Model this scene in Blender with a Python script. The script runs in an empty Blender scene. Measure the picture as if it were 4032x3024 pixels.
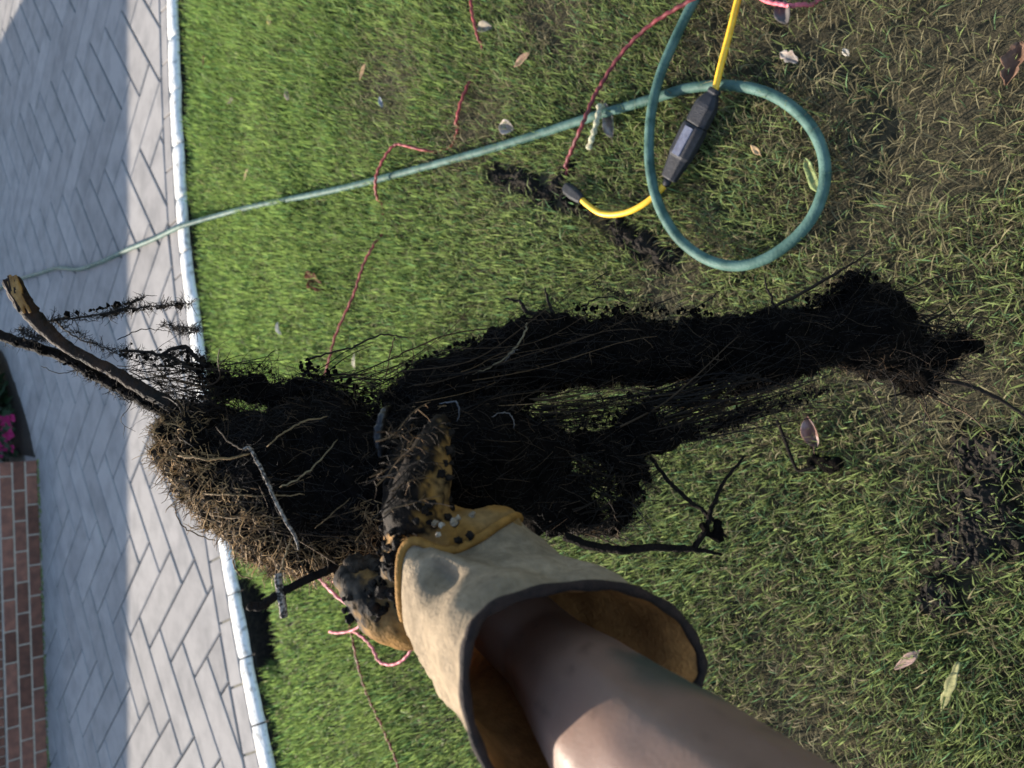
import bpy, bmesh, math, random
import numpy as np
from mathutils import Vector, Matrix
random.seed(7); rng = np.random.default_rng(7)
S = bpy.context.scene
COL = S.collection

# ------------------------------------------------------------------ camera
PITCH = math.radians(46); CAMH = 1.4; FPX = 26/36*4032
CAM = Vector((0, 0, CAMH))
FWD = Vector((0, math.cos(PITCH), -math.sin(PITCH)))
UPV = Vector((0, math.sin(PITCH), math.cos(PITCH)))
RGT = Vector((1, 0, 0))
cd = bpy.data.cameras.new('camera'); cam = bpy.data.objects.new('camera', cd); COL.objects.link(cam)
cd.sensor_fit = 'HORIZONTAL'; cd.sensor_width = 36; cd.lens = 26; cd.clip_start = 0.01; cd.clip_end = 500
m3 = Matrix((-UPV, RGT, -FWD)).transposed()        # the phone was held turned on its side
cam.matrix_world = Matrix.Translation(CAM) @ m3.to_4x4()
cd.dof.use_dof = True; cd.dof.focus_distance = 0.74; cd.dof.aperture_fstop = 8.5
S.camera = cam

# ------------------------------------------------------------------ sky, sun, exposure
SUN_AZ = math.radians(26)      # left of straight ahead
SUN_EL = math.radians(24)
sdir = Vector((-math.sin(SUN_AZ)*math.cos(SUN_EL), math.cos(SUN_AZ)*math.cos(SUN_EL), math.sin(SUN_EL)))
w = bpy.data.worlds.new('World'); S.world = w; w.use_nodes = True
nt = w.node_tree; nt.nodes.clear()
sky = nt.nodes.new('ShaderNodeTexSky'); sky.sky_type = 'NISHITA'; sky.sun_disc = False
sky.sun_elevation = SUN_EL; sky.sun_rotation = -SUN_AZ
bg = nt.nodes.new('ShaderNodeBackground'); bg.inputs[1].default_value = 0.135
wo = nt.nodes.new('ShaderNodeOutputWorld')
nt.links.new(sky.outputs[0], bg.inputs[0]); nt.links.new(bg.outputs[0], wo.inputs[0])
sl = bpy.data.lights.new('sun', 'SUN'); sl.energy = 5.0; sl.angle = math.radians(0.4); sl.color = (1, 0.89, 0.75)
so = bpy.data.objects.new('sun', sl); COL.objects.link(so)
so.rotation_euler = sdir.to_track_quat('Z', 'Y').to_euler(); so.location = (0, 0, 8)
S.view_settings.view_transform = 'Standard'; S.view_settings.look = 'None'
S.view_settings.exposure = 1.2; S.view_settings.gamma = 1.0
S.view_settings.use_curve_mapping = False

# ------------------------------------------------------------------ helpers
def P(x, y, Z):
    """photo point (4032x3024) at depth Z metres -> place"""
    return CAM + Z*(FWD + RGT*((1512-y)/FPX) - UPV*((x-2016)/FPX))
def C3(cx, cy, Z):
    """camera-relative metres (photo right, photo down, depth)"""
    return CAM + FWD*Z - RGT*cy - UPV*cx
def G(x, y, z=0.0):
    d = FWD + RGT*((1512-y)/FPX) - UPV*((x-2016)/FPX)
    return CAM + d*((z-CAMH)/d.z)

def vnoise(p, seed=0):
    """value noise, p (n,2) or (n,3) -> -1..1"""
    p = np.asarray(p, float)
    if p.shape[1] == 2: p = np.hstack([p, np.zeros((len(p), 1))])
    i = np.floor(p).astype(np.int64); f = p-i; f = f*f*(3-2*f)
    def h(o):
        q = i+np.array(o)
        n = (q[:, 0]*374761393+q[:, 1]*668265263+q[:, 2]*2147483647+seed*1274126177) & 0xffffffff
        n = ((n ^ (n >> 13))*1274126177) & 0xffffffff
        return ((n ^ (n >> 16)) & 0xffff)/32767.5-1
    r = 0
    for a in (0, 1):
        for b in (0, 1):
            for c in (0, 1):
                r = r + h((a, b, c))*(f[:, 0] if a else 1-f[:, 0])*(f[:, 1] if b else 1-f[:, 1])*(f[:, 2] if c else 1-f[:, 2])
    return r

def link(o, parent=None):
    COL.objects.link(o)
    if parent: o.parent = parent
    return o
def mesh_np(name, v, f):
    me = bpy.data.meshes.new(name); me.from_pydata([tuple(map(float, a)) for a in v], [], [tuple(map(int, a)) for a in f]); me.update()
    return me
def obj(name, me, mat=None, parent=None, smooth=False):
    o = bpy.data.objects.new(name, me)
    if mat is not None and not me.materials: me.materials.append(mat)
    if smooth: me.polygons.foreach_set('use_smooth', [True]*len(me.polygons))
    return link(o, parent)
def tag(o, label, cat, group=None):
    o['label'] = label; o['category'] = cat
    if group: o['group'] = group
    return o
def thing(name, loc, label, cat, group=None):
    o = bpy.data.objects.new(name, None); o.location = loc; o.empty_display_size = .05; COL.objects.link(o)
    bpy.context.view_layer.update()
    return tag(o, label, cat, group)
def keep(o, parent):
    """parent without moving"""
    o.parent = parent; o.matrix_parent_inverse = Matrix.Translation(parent.location).inverted() if parent.type == 'EMPTY' else parent.matrix_world.inverted()
    return o

class MB:
    def __init__(s): s.v = []; s.f = []; s.c = []
    def tube(s, pts, rad, n=6, cap=True, col=None):
        pts = [Vector(p) for p in pts]; k = len(pts); base = len(s.v)
        if not hasattr(rad, '__len__'): rad = [rad]*k
        t0 = (pts[1]-pts[0]).normalized(); nrm = t0.orthogonal().normalized()
        for i in range(k):
            t = (pts[min(i+1, k-1)]-pts[max(i-1, 0)])
            t = t.normalized() if t.length > 1e-9 else t0
            nrm = (nrm-t*nrm.dot(t)); nrm = nrm.normalized() if nrm.length > 1e-9 else t.orthogonal().normalized()
            b = t.cross(nrm)
            for j in range(n):
                a = 2*math.pi*j/n; s.v.append(pts[i]+(nrm*math.cos(a)+b*math.sin(a))*rad[i])
                if col is not None: s.c.append(col)
        for i in range(k-1):
            for j in range(n):
                a = base+i*n+j; b_ = base+i*n+(j+1) % n
                s.f.append((a, b_, b_+n, a+n))
        if cap and n > 2:
            s.f.append(tuple(base+j for j in range(n))[::-1]); s.f.append(tuple(base+(k-1)*n+j for j in range(n)))
        return s
    def build(s, name, mat, parent=None, smooth=True, kp=None):
        me = mesh_np(name, s.v, s.f)
        if s.c:
            a = me.color_attributes.new('col', 'FLOAT_COLOR', 'POINT'); a.data.foreach_set('color', np.array([(*c, 1) for c in s.c], np.float32).ravel())
        o = obj(name, me, mat, None, smooth)
        if parent: o.parent = parent
        if kp: keep(o, kp)
        return o

def spline(pts, n=8):
    """Catmull-Rom through points"""
    p = [Vector(q) for q in pts]; p = [p[0]*2-p[1]]+p+[p[-1]*2-p[-2]]; out = []
    for i in range(1, len(p)-2):
        for k in range(n):
            t = k/n; a, b, c, d = p[i-1:i+3]
            out.append(.5*((2*b)+(c-a)*t+(2*a-5*b+4*c-d)*t*t+(3*b-a-3*c+d)*t**3))
    out.append(p[-2]); return out
def interp(vals, n=8):
    out = []
    for a, b in zip(vals, vals[1:]):
        for k in range(n): out.append(a+(b-a)*k/n)
    return out+[vals[-1]]

_ico = bmesh.new(); bmesh.ops.create_icosphere(_ico, subdivisions=2, radius=1)
ICO_V = np.array([v.co for v in _ico.verts]); _ico.verts.index_update(); ICO_F = np.array([[v.index for v in f.verts] for f in _ico.faces]); _ico.free()
def blobs(name, cen, rad, voxel, disp=(), smooth=0):
    """union of balls, remeshed into one skin and roughened"""
    cen = np.array(cen, float); rad = np.array(rad, float)
    if rad.ndim == 1: rad = rad[:, None]
    V = (ICO_V[None]*rad[:, None, :]+cen[:, None]).reshape(-1, 3)
    F = (ICO_F[None]+(np.arange(len(cen))*len(ICO_V))[:, None, None]).reshape(-1, 3)
    o = bpy.data.objects.new('tmp', mesh_np('tmp', V, F)); COL.objects.link(o)
    m = o.modifiers.new('r', 'REMESH'); m.mode = 'VOXEL'; m.voxel_size = voxel; m.use_smooth_shade = True
    if smooth:
        m = o.modifiers.new('s', 'SMOOTH'); m.factor = .5; m.iterations = smooth
    for k, (size, st) in enumerate(disp):
        t = bpy.data.textures.new(name+str(k), 'CLOUDS'); t.noise_scale = size; t.noise_depth = 2
        m = o.modifiers.new('d', 'DISPLACE'); m.texture = t; m.texture_coords = 'GLOBAL'; m.strength = st; m.mid_level = .5
    dg = bpy.context.evaluated_depsgraph_get()
    me = bpy.data.meshes.new_from_object(o.evaluated_get(dg)); me.name = name
    bpy.data.objects.remove(o)
    return me
def chain(pts, step=.004):
    c = []; r = []
    for (a, ra), (b, rb) in zip(pts, pts[1:]):
        n = max(2, int((b-a).length/step))
        for k in range(n): c.append(a.lerp(b, k/n)); r.append(ra+(rb-ra)*k/n)
    c.append(pts[-1][0]); r.append(pts[-1][1]); return c, r

def in_poly(pts, poly):
    x, y = pts[:, 0], pts[:, 1]; ins = np.zeros(len(pts), bool); n = len(poly)
    for i in range(n):
        x1, y1 = poly[i]; x2, y2 = poly[i-1]
        c = ((y1 > y) != (y2 > y)) & (x < (x2-x1)*(y-y1)/((y2-y1) if y2 != y1 else 1e-9)+x1); ins ^= c
    return ins
def dist_poly(pts, poly, closed=True):
    d = np.full(len(pts), 1e9); n = len(poly)
    for i in range(0 if closed else 1, n):
        a = np.array(poly[i-1], float); b = np.array(poly[i], float); ab = b-a
        t = np.clip(((pts-a)@ab)/max(ab@ab, 1e-12), 0, 1); d = np.minimum(d, np.linalg.norm(pts-(a+t[:, None]*ab), axis=1))
    return d

# ------------------------------------------------------------------ materials
def new_mat(name):
    m = bpy.data.materials.new(name); m.use_nodes = True
    return m, m.node_tree, m.node_tree.nodes['Principled BSDF']
def mat(name, c1, c2=None, scale=20, rough=.8, bump=0, bscale=None, detail=6, spec=.3, dist=.005, obj_var=0, lo=.35, hi=.65):
    m, t, p = new_mat(name); N = t.nodes; L = t.links
    p.inputs['Roughness'].default_value = rough; p.inputs['Specular IOR Level'].default_value = spec
    geo = N.new('ShaderNodeNewGeometry')
    if c2 is None: c2 = tuple(x*.75 for x in c1)
    nz = N.new('ShaderNodeTexNoise'); nz.inputs['Scale'].default_value = scale; nz.inputs['Detail'].default_value = detail
    L.new(geo.outputs['Position'], nz.inputs['Vector'])
    r = N.new('ShaderNodeValToRGB'); r.color_ramp.elements[0].position = lo; r.color_ramp.elements[1].position = hi
    r.color_ramp.elements[0].color = (*c2, 1); r.color_ramp.elements[1].color = (*c1, 1)
    L.new(nz.outputs['Fac'], r.inputs['Fac']); out = r.outputs['Color']
    if obj_var:
        oi = N.new('ShaderNodeObjectInfo'); h = N.new('ShaderNodeHueSaturation'); mr = N.new('ShaderNodeMapRange')
        mr.inputs['To Min'].default_value = 1-obj_var; mr.inputs['To Max'].default_value = 1+obj_var
        L.new(oi.outputs['Random'], mr.inputs['Value']); L.new(mr.outputs['Result'], h.inputs['Value']); L.new(out, h.inputs['Color']); out = h.outputs['Color']
    L.new(out, p.inputs['Base Color'])
    if bump:
        b = N.new('ShaderNodeBump'); b.inputs['Strength'].default_value = bump; b.inputs['Distance'].default_value = dist
        n2 = N.new('ShaderNodeTexNoise'); n2.inputs['Scale'].default_value = bscale or scale*4; n2.inputs['Detail'].default_value = 8
        L.new(geo.outputs['Position'], n2.inputs['Vector']); L.new(n2.outputs['Fac'], b.inputs['Height']); L.new(b.outputs['Normal'], p.inputs['Normal'])
    return m
def mat_attr(name, rough=.7, trans=0, spec=.3, bump=0, bscale=300, noise=0):
    m, t, p = new_mat(name); N = t.nodes; L = t.links
    a = N.new('ShaderNodeAttribute'); a.attribute_name = 'col'; out = a.outputs['Color']
    p.inputs['Roughness'].default_value = rough; p.inputs['Specular IOR Level'].default_value = spec
    geo = N.new('ShaderNodeNewGeometry')
    if noise:
        nz = N.new('ShaderNodeTexNoise'); nz.inputs['Scale'].default_value = bscale*.4; nz.inputs['Detail'].default_value = 6
        L.new(geo.outputs['Position'], nz.inputs['Vector'])
        mr = N.new('ShaderNodeMapRange'); mr.inputs['From Min'].default_value = .3; mr.inputs['From Max'].default_value = .7
        mr.inputs['To Min'].default_value = 1-noise; mr.inputs['To Max'].default_value = 1+noise; L.new(nz.outputs['Fac'], mr.inputs['Value'])
        h = N.new('ShaderNodeHueSaturation'); L.new(out, h.inputs['Color']); L.new(mr.outputs['Result'], h.inputs['Value']); out = h.outputs['Color']
    L.new(out, p.inputs['Base Color'])
    if bump:
        b = N.new('ShaderNodeBump'); b.inputs['Strength'].default_value = bump; b.inputs['Distance'].default_value = .002
        n2 = N.new('ShaderNodeTexNoise'); n2.inputs['Scale'].default_value = bscale; n2.inputs['Detail'].default_value = 8
        L.new(geo.outputs['Position'], n2.inputs['Vector']); L.new(n2.outputs['Fac'], b.inputs['Height']); L.new(b.outputs['Normal'], p.inputs['Normal'])
    if trans:
        tr = N.new('ShaderNodeBsdfTranslucent'); L.new(out, tr.inputs['Color']); mx = N.new('ShaderNodeMixShader'); mx.inputs[0].default_value = trans
        o = N['Material Output']; L.new(p.outputs[0], mx.inputs[1]); L.new(tr.outputs[0], mx.inputs[2]); L.new(mx.outputs[0], o.inputs['Surface'])
    return m

M = {}
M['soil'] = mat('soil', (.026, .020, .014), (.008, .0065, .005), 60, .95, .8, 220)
M['thatch'] = mat('thatch', (.066, .056, .032), (.026, .024, .014), 45, .95, .6, 250)
M['paver'] = mat('paver', (.312, .294, .278), (.235, .224, .214), 9, .97, .4, 70, spec=.04, dist=.003, obj_var=.09, lo=.3, hi=.6)
M['joint'] = mat('joint', (.19, .182, .15), (.13, .13, .10), 30, .95, .5, 200)
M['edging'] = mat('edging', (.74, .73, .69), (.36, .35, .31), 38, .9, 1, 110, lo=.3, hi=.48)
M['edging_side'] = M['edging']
M['brick'] = mat('brick', (.20, .092, .068), (.12, .06, .048), 22, .9, .4, 120, obj_var=.35)
M['mortar'] = mat('mortar', (.42, .37, .32), (.33, .29, .26), 40, .95, .4, 200)
M['moss'] = mat('moss', (.17, .21, .08), (.08, .10, .04), 50, .95, .6, 300)
M['siding'] = mat('siding', (.40, .36, .31), (.34, .31, .27), 6, .8)
M['roof'] = mat('roof', (.09, .085, .08), (.05, .05, .05), 30, .95, .4, 80)
M['concrete'] = mat('concrete', (.38, .37, .35), (.30, .29, .28), 10, .9, .3, 80)
M['hose'] = mat('hose', (.075, .145, .122), (.024, .065, .052), 30, .62, .25, 200, spec=.28)
M['yellow'] = mat('yellow', (.88, .52, .03), (.72, .40, .02), 60, .45, .05, 400, spec=.5)
M['rubber'] = mat('rubber', (.016, .017, .022), (.008, .008, .011), 60, .55, .3, 400, spec=.35)
M['rubber_label'] = mat('rubber_label', (.10, .115, .17), (.055, .06, .10), 90, .5, .4, 500, spec=.5)
M['red'] = mat('red', (.36, .06, .06), (.16, .03, .03), 40, .5, .1, 400)
M['pink'] = mat('pink', (.68, .16, .20), (.42, .09, .11), 40, .5, .1, 400)
M['darkred'] = mat('darkred', (.20, .035, .04), (.09, .022, .025), 30, .55, .1, 400)
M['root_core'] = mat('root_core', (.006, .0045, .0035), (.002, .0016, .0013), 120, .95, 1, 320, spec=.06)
M['bark'] = mat('bark', (.034, .016, .008), (.005, .0035, .0025), 70, .8, .8, 260)
M['bark_dark'] = mat('bark_dark', (.012, .008, .006), (.004, .003, .0025), 90, .85, .7, 300, spec=.12)
M['wood'] = mat('wood', (.42, .24, .08), (.20, .10, .03), 120, .7, .5, 300)
M['strand'] = mat_attr('strand', .75, spec=.2, bump=.4, bscale=600, noise=.4)
M['grey_root'] = mat('grey_root', (.30, .26, .22), (.03, .025, .02), 420, .85, .6, 500, lo=.42, hi=.58)
M['wet_root'] = mat('wet_root', (.008, .007, .007), (.004, .003, .003), 60, .38, .4, 200, spec=.5)
M['fiber'] = mat_attr('fiber', .7, spec=.25)
M['grass'] = mat_attr('grass', .55, trans=.5, spec=.2)
M['leaf'] = mat_attr('leaf', .75, trans=.2, spec=.2, bump=.5, bscale=120, noise=.3)
M['suede'] = mat_attr('suede', .95, spec=.12, bump=.7, bscale=420, noise=.18)
M['leather'] = mat_attr('leather', .8, spec=.14, bump=.6, bscale=350, noise=.3)
M['binding'] = mat('binding', (.034, .020, .016), (.014, .009, .008), 200, .8, .6, 900)
M['crumb'] = mat('crumb', (.022, .016, .012), (.006, .005, .004), 200, .8, .7, 500, spec=.15, obj_var=.4)
M['pebble'] = mat('pebble', (.40, .35, .27), (.14, .10, .06), 150, .6, .4, 500)
M['flower'] = mat('flower', (.55, .03, .24), (.4, .015, .15), 60, .6)
M['plant'] = mat_attr('plant', .5, trans=.15, spec=.4)
sk, t_, p_ = new_mat('skin')
a_ = t_.nodes.new('ShaderNodeAttribute'); a_.attribute_name = 'col'; t_.links.new(a_.outputs['Color'], p_.inputs['Base Color'])
p_.inputs['Roughness'].default_value = .5; p_.inputs['Subsurface Weight'].default_value = .25
p_.inputs['Subsurface Radius'].default_value = (.012, .005, .003); p_.inputs['Subsurface Scale'].default_value = .6
g2_ = t_.nodes.new('ShaderNodeNewGeometry'); n2_ = t_.nodes.new('ShaderNodeTexNoise'); n2_.inputs['Scale'].default_value = 420; n2_.inputs['Detail'].default_value = 6
b2_ = t_.nodes.new('ShaderNodeBump'); b2_.inputs['Strength'].default_value = .22; b2_.inputs['Distance'].default_value = .001
t_.links.new(g2_.outputs['Position'], n2_.inputs['Vector']); t_.links.new(n2_.outputs['Fac'], b2_.inputs['Height']); t_.links.new(b2_.outputs['Normal'], p_.inputs['Normal'])
M['skin'] = sk

def struct(o): o['kind'] = 'structure'; return o
def set_col(me, cols):
    a = me.color_attributes.new('col', 'FLOAT_COLOR', 'POINT'); c = np.ones((len(me.vertices), 4), np.float32); c[:, :3] = cols
    a.data.foreach_set('color', c.ravel())

# ------------------------------------------------------------------ patio outline (from the photo's edge, on the patio's level)
PZ = .055
def line(pts, z=PZ): return [tuple(G(x, y, z))[:2] for x, y in pts]
EDGE_OUT = line([(695, -500), (695, 0), (708, 340), (722, 650), (742, 950), (792, 1300), (845, 1750), (912, 2150), (965, 2460), (1022, 2750), (1080, 3024), (1190, 3500)])
EDGE_IN = line([(655, -500), (655, 0), (665, 340), (680, 650), (700, 950), (742, 1300), (795, 1750), (860, 2150), (912, 2460), (966, 2750), (1020, 3024), (1125, 3500)])
BORDER = line([(628, -500), (628, 0), (637, 340), (648, 650), (666, 950), (705, 1300), (755, 1750), (812, 2150), (862, 2460), (912, 2750), (962, 3024), (1060, 3500)])
def yf(L, x):
    q = sorted(L); return float(np.interp(x, [a for a, b in q], [b for a, b in q]))
def yfn(L, x):
    q = sorted(L); return np.interp(x, [a for a, b in q], [b for a, b in q])
XL, XR = -2.6, 3.1

# ------------------------------------------------------------------ ground and lawn
struct(obj('ground', mesh_np('ground', [(-60, -60, -.16), (60, -60, -.16), (60, 60, -.16), (-60, 60, -.16)], [(0, 1, 2, 3)]), M['thatch']))
TX0, TX1 = G(985, 2590).x, G(915, 2235).x
def lawn_z(x, y):
    z = .006*vnoise(np.stack([x*3, y*3], 1), 3)+.004*vnoise(np.stack([x*9, y*9], 1), 4)
    d = yfn(EDGE_OUT, x)-y
    lo, hi = min(TX0, TX1), max(TX0, TX1)
    side = np.clip((x-lo)/.06, 0, 1)*np.clip((hi-x)/.06, 0, 1)
    tr = np.clip((.17+.03*vnoise(np.stack([x*14, y*0], 1), 9)-d)/.03, 0, 1)*side
    return z-.10*tr
nx, ny = 190, 150
gx, gy = np.meshgrid(np.linspace(-3.2, 3.6, nx), np.linspace(-1.6, 3.9, ny)); gx = gx.ravel(); gy = gy.ravel()
gz = lawn_z(gx, gy)
gz = np.where(gy > yfn(EDGE_OUT, gx)+.03, -.115, gz)
fi = [(j*nx+i, j*nx+i+1, (j+1)*nx+i+1, (j+1)*nx+i) for j in range(ny-1) for i in range(nx-1)]
lawn = struct(obj('lawn', mesh_np('lawn', np.stack([gx, gy, gz], 1), fi), M['thatch'], smooth=True))

# ------------------------------------------------------------------ patio
pv = thing('patio', (0, 4.6, 0), 'pale grey herringbone patio between the lawn and the brick step', 'patio'); del pv['category']; del pv['label']; struct(pv)
# bed under the pavers
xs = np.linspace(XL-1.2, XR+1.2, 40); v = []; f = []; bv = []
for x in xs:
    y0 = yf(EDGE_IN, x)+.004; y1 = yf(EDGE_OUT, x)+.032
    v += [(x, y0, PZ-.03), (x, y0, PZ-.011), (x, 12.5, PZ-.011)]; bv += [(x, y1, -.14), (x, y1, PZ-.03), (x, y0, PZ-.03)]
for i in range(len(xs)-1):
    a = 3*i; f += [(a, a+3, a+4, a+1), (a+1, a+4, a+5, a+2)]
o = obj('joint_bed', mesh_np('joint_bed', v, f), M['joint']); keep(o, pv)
o = obj('footing', mesh_np('footing', bv, f), M['soil']); keep(o, pv)  # dark soil colour also stands in for deep shade under the edging

def clip_half(poly, px, py, nx_, ny_):
    out = []
    for i in range(len(poly)):
        a, b = poly[i-1], poly[i]
        da = (a[0]-px)*nx_+(a[1]-py)*ny_; db = (b[0]-px)*nx_+(b[1]-py)*ny_
        if (da < 0) != (db < 0):
            t = da/(da-db); out.append((a[0]+(b[0]-a[0])*t, a[1]+(b[1]-a[1])*t))
        if db >= 0: out.append(b)
    return out
def shrink(poly, d):
    cx = sum(p[0] for p in poly)/len(poly); cy = sum(p[1] for p in poly)/len(poly); out = []
    n = len(poly)
    for i in range(n):
        p0, p1, p2 = Vector(poly[i-1]), Vector(poly[i]), Vector(poly[(i+1) % n])
        e1 = (p1-p0); e2 = (p2-p1)
        if e1.length < 1e-5 or e2.length < 1e-5: continue
        e1.normalize(); e2.normalize(); n1 = Vector((-e1.y, e1.x)); n2 = Vector((-e2.y, e2.x)); b = n1+n2
        if b.length < .2: continue
        b.normalize(); out.append(tuple(p1+b*(d/max(.35, b.dot(n1)))))
    return out
def prism(poly, zt, zb, bev=.006, org=(0, 0)):
    """paver: top, worn chamfer, sides"""
    n = len(poly); inner = shrink(poly, bev)
    if len(inner) != n: inner = [(p[0]*.97+sum(q[0] for q in poly)/n*.03, p[1]*.97+sum(q[1] for q in poly)/n*.03) for p in poly]
    v = [(x-org[0], y-org[1], zb) for x, y in poly]+[(x-org[0], y-org[1], zt-bev*.7) for x, y in poly]+[(x-org[0], y-org[1], zt) for x, y in inner]
    f = [tuple(range(2*n, 3*n))]
    for i in range(n):
        j = (i+1) % n; f += [(i, j, n+j, n+i), (n+i, n+j, 2*n+j, 2*n+i)]
    return v, f
def area(p): return .5*sum(p[i-1][0]*p[i][1]-p[i][0]*p[i-1][1] for i in range(len(p)))

W_ = .181; c45 = math.sqrt(.5); SC = CAMH/1.3
# far boundary of the paved area: brick step on the left, curved bed, then open to the right
WALL_P = [G(190, 3024, PZ), G(148, 1812, PZ)]
wdir = (WALL_P[1]-WALL_P[0]).normalized(); wn = Vector((-wdir.y, wdir.x, 0))
def herr(x, y):   # pattern cell coords -> place ; a=(X+Y)/sqrt2, b=(Y-X)/sqrt2
    a = SC*4.299-(x+1)*W_; b = SC*1.765-y*W_
    return ((a-b)*c45, (a+b)*c45)
gap = .0042
full = {}
count = 0
for m_ in range(-18, 19):
    for k_ in range(-60, 61):
        for typ, (x0, y0, x1, y1) in (('h', (0, 0, 3, 1)), ('v', (0, 1, 1, 4))):
            ox, oy = k_+3*m_, k_-3*m_
            g_ = gap/W_
            gs = [g_, g_, g_, g_]
            cs = [herr(ox+x0+gs[0], oy+y0+gs[1]), herr(ox+x1-gs[2], oy+y0+gs[1]), herr(ox+x1-gs[2], oy+y1-gs[3]), herr(ox+x0+gs[0], oy+y1-gs[3])]
            if area(cs) < 0: cs = cs[::-1]
            cx = sum(p[0] for p in cs)/4; cy = sum(p[1] for p in cs)/4
            if cx < XL or cx > XR or cy > 8.4 or cy < 2: continue
            # in the picture (with a margin)?
            s_ = cx/((cy*math.cos(PITCH)+CAMH*math.sin(PITCH)))
            if abs(s_) > .72: continue
            if cx < WALL_P[1].x and (Vector((cx, cy, 0))-WALL_P[0]).dot(wn) > .15: continue
            clipped = False; poly = cs
            near = min(p[1]-yf(BORDER, p[0]) for p in cs)
            if near < .006:
                xm = cx; s1 = (yf(BORDER, xm+.1)-yf(BORDER, xm-.1))/.2; L_ = math.hypot(s1, 1)
                poly = clip_half(cs, xm, yf(BORDER, xm)+.006, -s1/L_, 1/L_); clipped = True
                if len(poly) < 3 or area(poly) < .0006: continue
            zt = PZ+random.uniform(-.0012, .0012)
            if clipped:
                v, f = prism(poly, zt, -.02, org=(cx, cy)); me = mesh_np('paver_cut', v, f)
            else:
                if typ not in full:
                    v, f = prism(poly, PZ, -.02, org=(cx, cy)); full[typ] = mesh_np('paver', v, f)
                me = full[typ]
            o = obj('paver', me, M['paver']); o.location = (cx, cy, 0 if clipped else zt-PZ)
            if not clipped: o.rotation_euler = (random.uniform(-.004, .004), random.uniform(-.004, .004), random.uniform(-.006, .006))
            keep(o, pv); count += 1


def along(L, x0, x1, step):
    """points along curve L at equal spacing"""
    xs = np.linspace(x0, x1, 400); ys = yfn(L, xs); d = np.concatenate([[0], np.cumsum(np.hypot(np.diff(xs), np.diff(ys)))])
    return [(float(np.interp(s, d, xs)), float(np.interp(s, d, ys))) for s in np.arange(0, d[-1], step)]
# border course (flat) and rough white edging (rounded towards the lawn), each block a piece
def offs(p, i, pts):
    a = pts[max(i-1, 0)]; b = pts[min(i+1, len(pts)-1)]; t = Vector((b[0]-a[0], b[1]-a[1])).normalized(); return t, Vector((-t.y, t.x))
cpts = along(EDGE_IN, XL, XR, .252)
for i in range(len(cpts)-1):
    a, b = Vector(cpts[i]), Vector(cpts[i+1]); t = (b-a).normalized(); a = a+t*.004; b = b-t*.004
    na, nb = offs(a, i, cpts)[1], offs(b, i+1, cpts)[1]
    wa = (yf(BORDER, a.x)-yf(EDGE_IN, a.x))*na.y-.005; wb = (yf(BORDER, b.x)-yf(EDGE_IN, b.x))*nb.y-.005
    cs = [tuple(a+na*.003), tuple(b+nb*.003), tuple(b+nb*wb), tuple(a+na*wa)]
    cx = (a.x+b.x)/2; cy = (a.y+b.y)/2
    v, f = prism(cs, PZ+random.uniform(-.001, .001), -.02, .004, (cx, cy))
    o = obj('border_paver', mesh_np('border_paver', v, f), M['paver']); o.location = (cx, cy, 0); keep(o, pv)
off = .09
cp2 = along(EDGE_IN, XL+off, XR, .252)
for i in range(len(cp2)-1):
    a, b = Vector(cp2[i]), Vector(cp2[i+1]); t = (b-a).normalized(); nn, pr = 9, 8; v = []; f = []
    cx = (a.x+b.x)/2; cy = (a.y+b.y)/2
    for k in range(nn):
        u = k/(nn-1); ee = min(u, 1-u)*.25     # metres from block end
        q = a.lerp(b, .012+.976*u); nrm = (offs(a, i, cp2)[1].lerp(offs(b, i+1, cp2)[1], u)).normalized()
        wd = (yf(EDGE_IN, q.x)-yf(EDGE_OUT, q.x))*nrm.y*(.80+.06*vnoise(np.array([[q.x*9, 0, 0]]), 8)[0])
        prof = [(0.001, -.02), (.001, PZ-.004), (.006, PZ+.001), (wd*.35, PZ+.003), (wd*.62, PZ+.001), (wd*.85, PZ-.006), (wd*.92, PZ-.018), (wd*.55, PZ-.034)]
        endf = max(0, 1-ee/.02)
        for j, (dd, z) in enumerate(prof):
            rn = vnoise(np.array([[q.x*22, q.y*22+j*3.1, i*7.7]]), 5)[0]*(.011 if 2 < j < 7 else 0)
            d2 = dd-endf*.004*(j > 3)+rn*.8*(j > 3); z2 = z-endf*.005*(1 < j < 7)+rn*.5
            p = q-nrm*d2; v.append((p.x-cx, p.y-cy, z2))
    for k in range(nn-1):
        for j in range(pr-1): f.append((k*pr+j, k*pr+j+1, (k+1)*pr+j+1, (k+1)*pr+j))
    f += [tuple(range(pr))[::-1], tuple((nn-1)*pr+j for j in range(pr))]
    o = obj('edging_block', mesh_np('edging_block', v, f), M['edging'], smooth=True); o.location = (cx, cy, 0); keep(o, pv)

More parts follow.
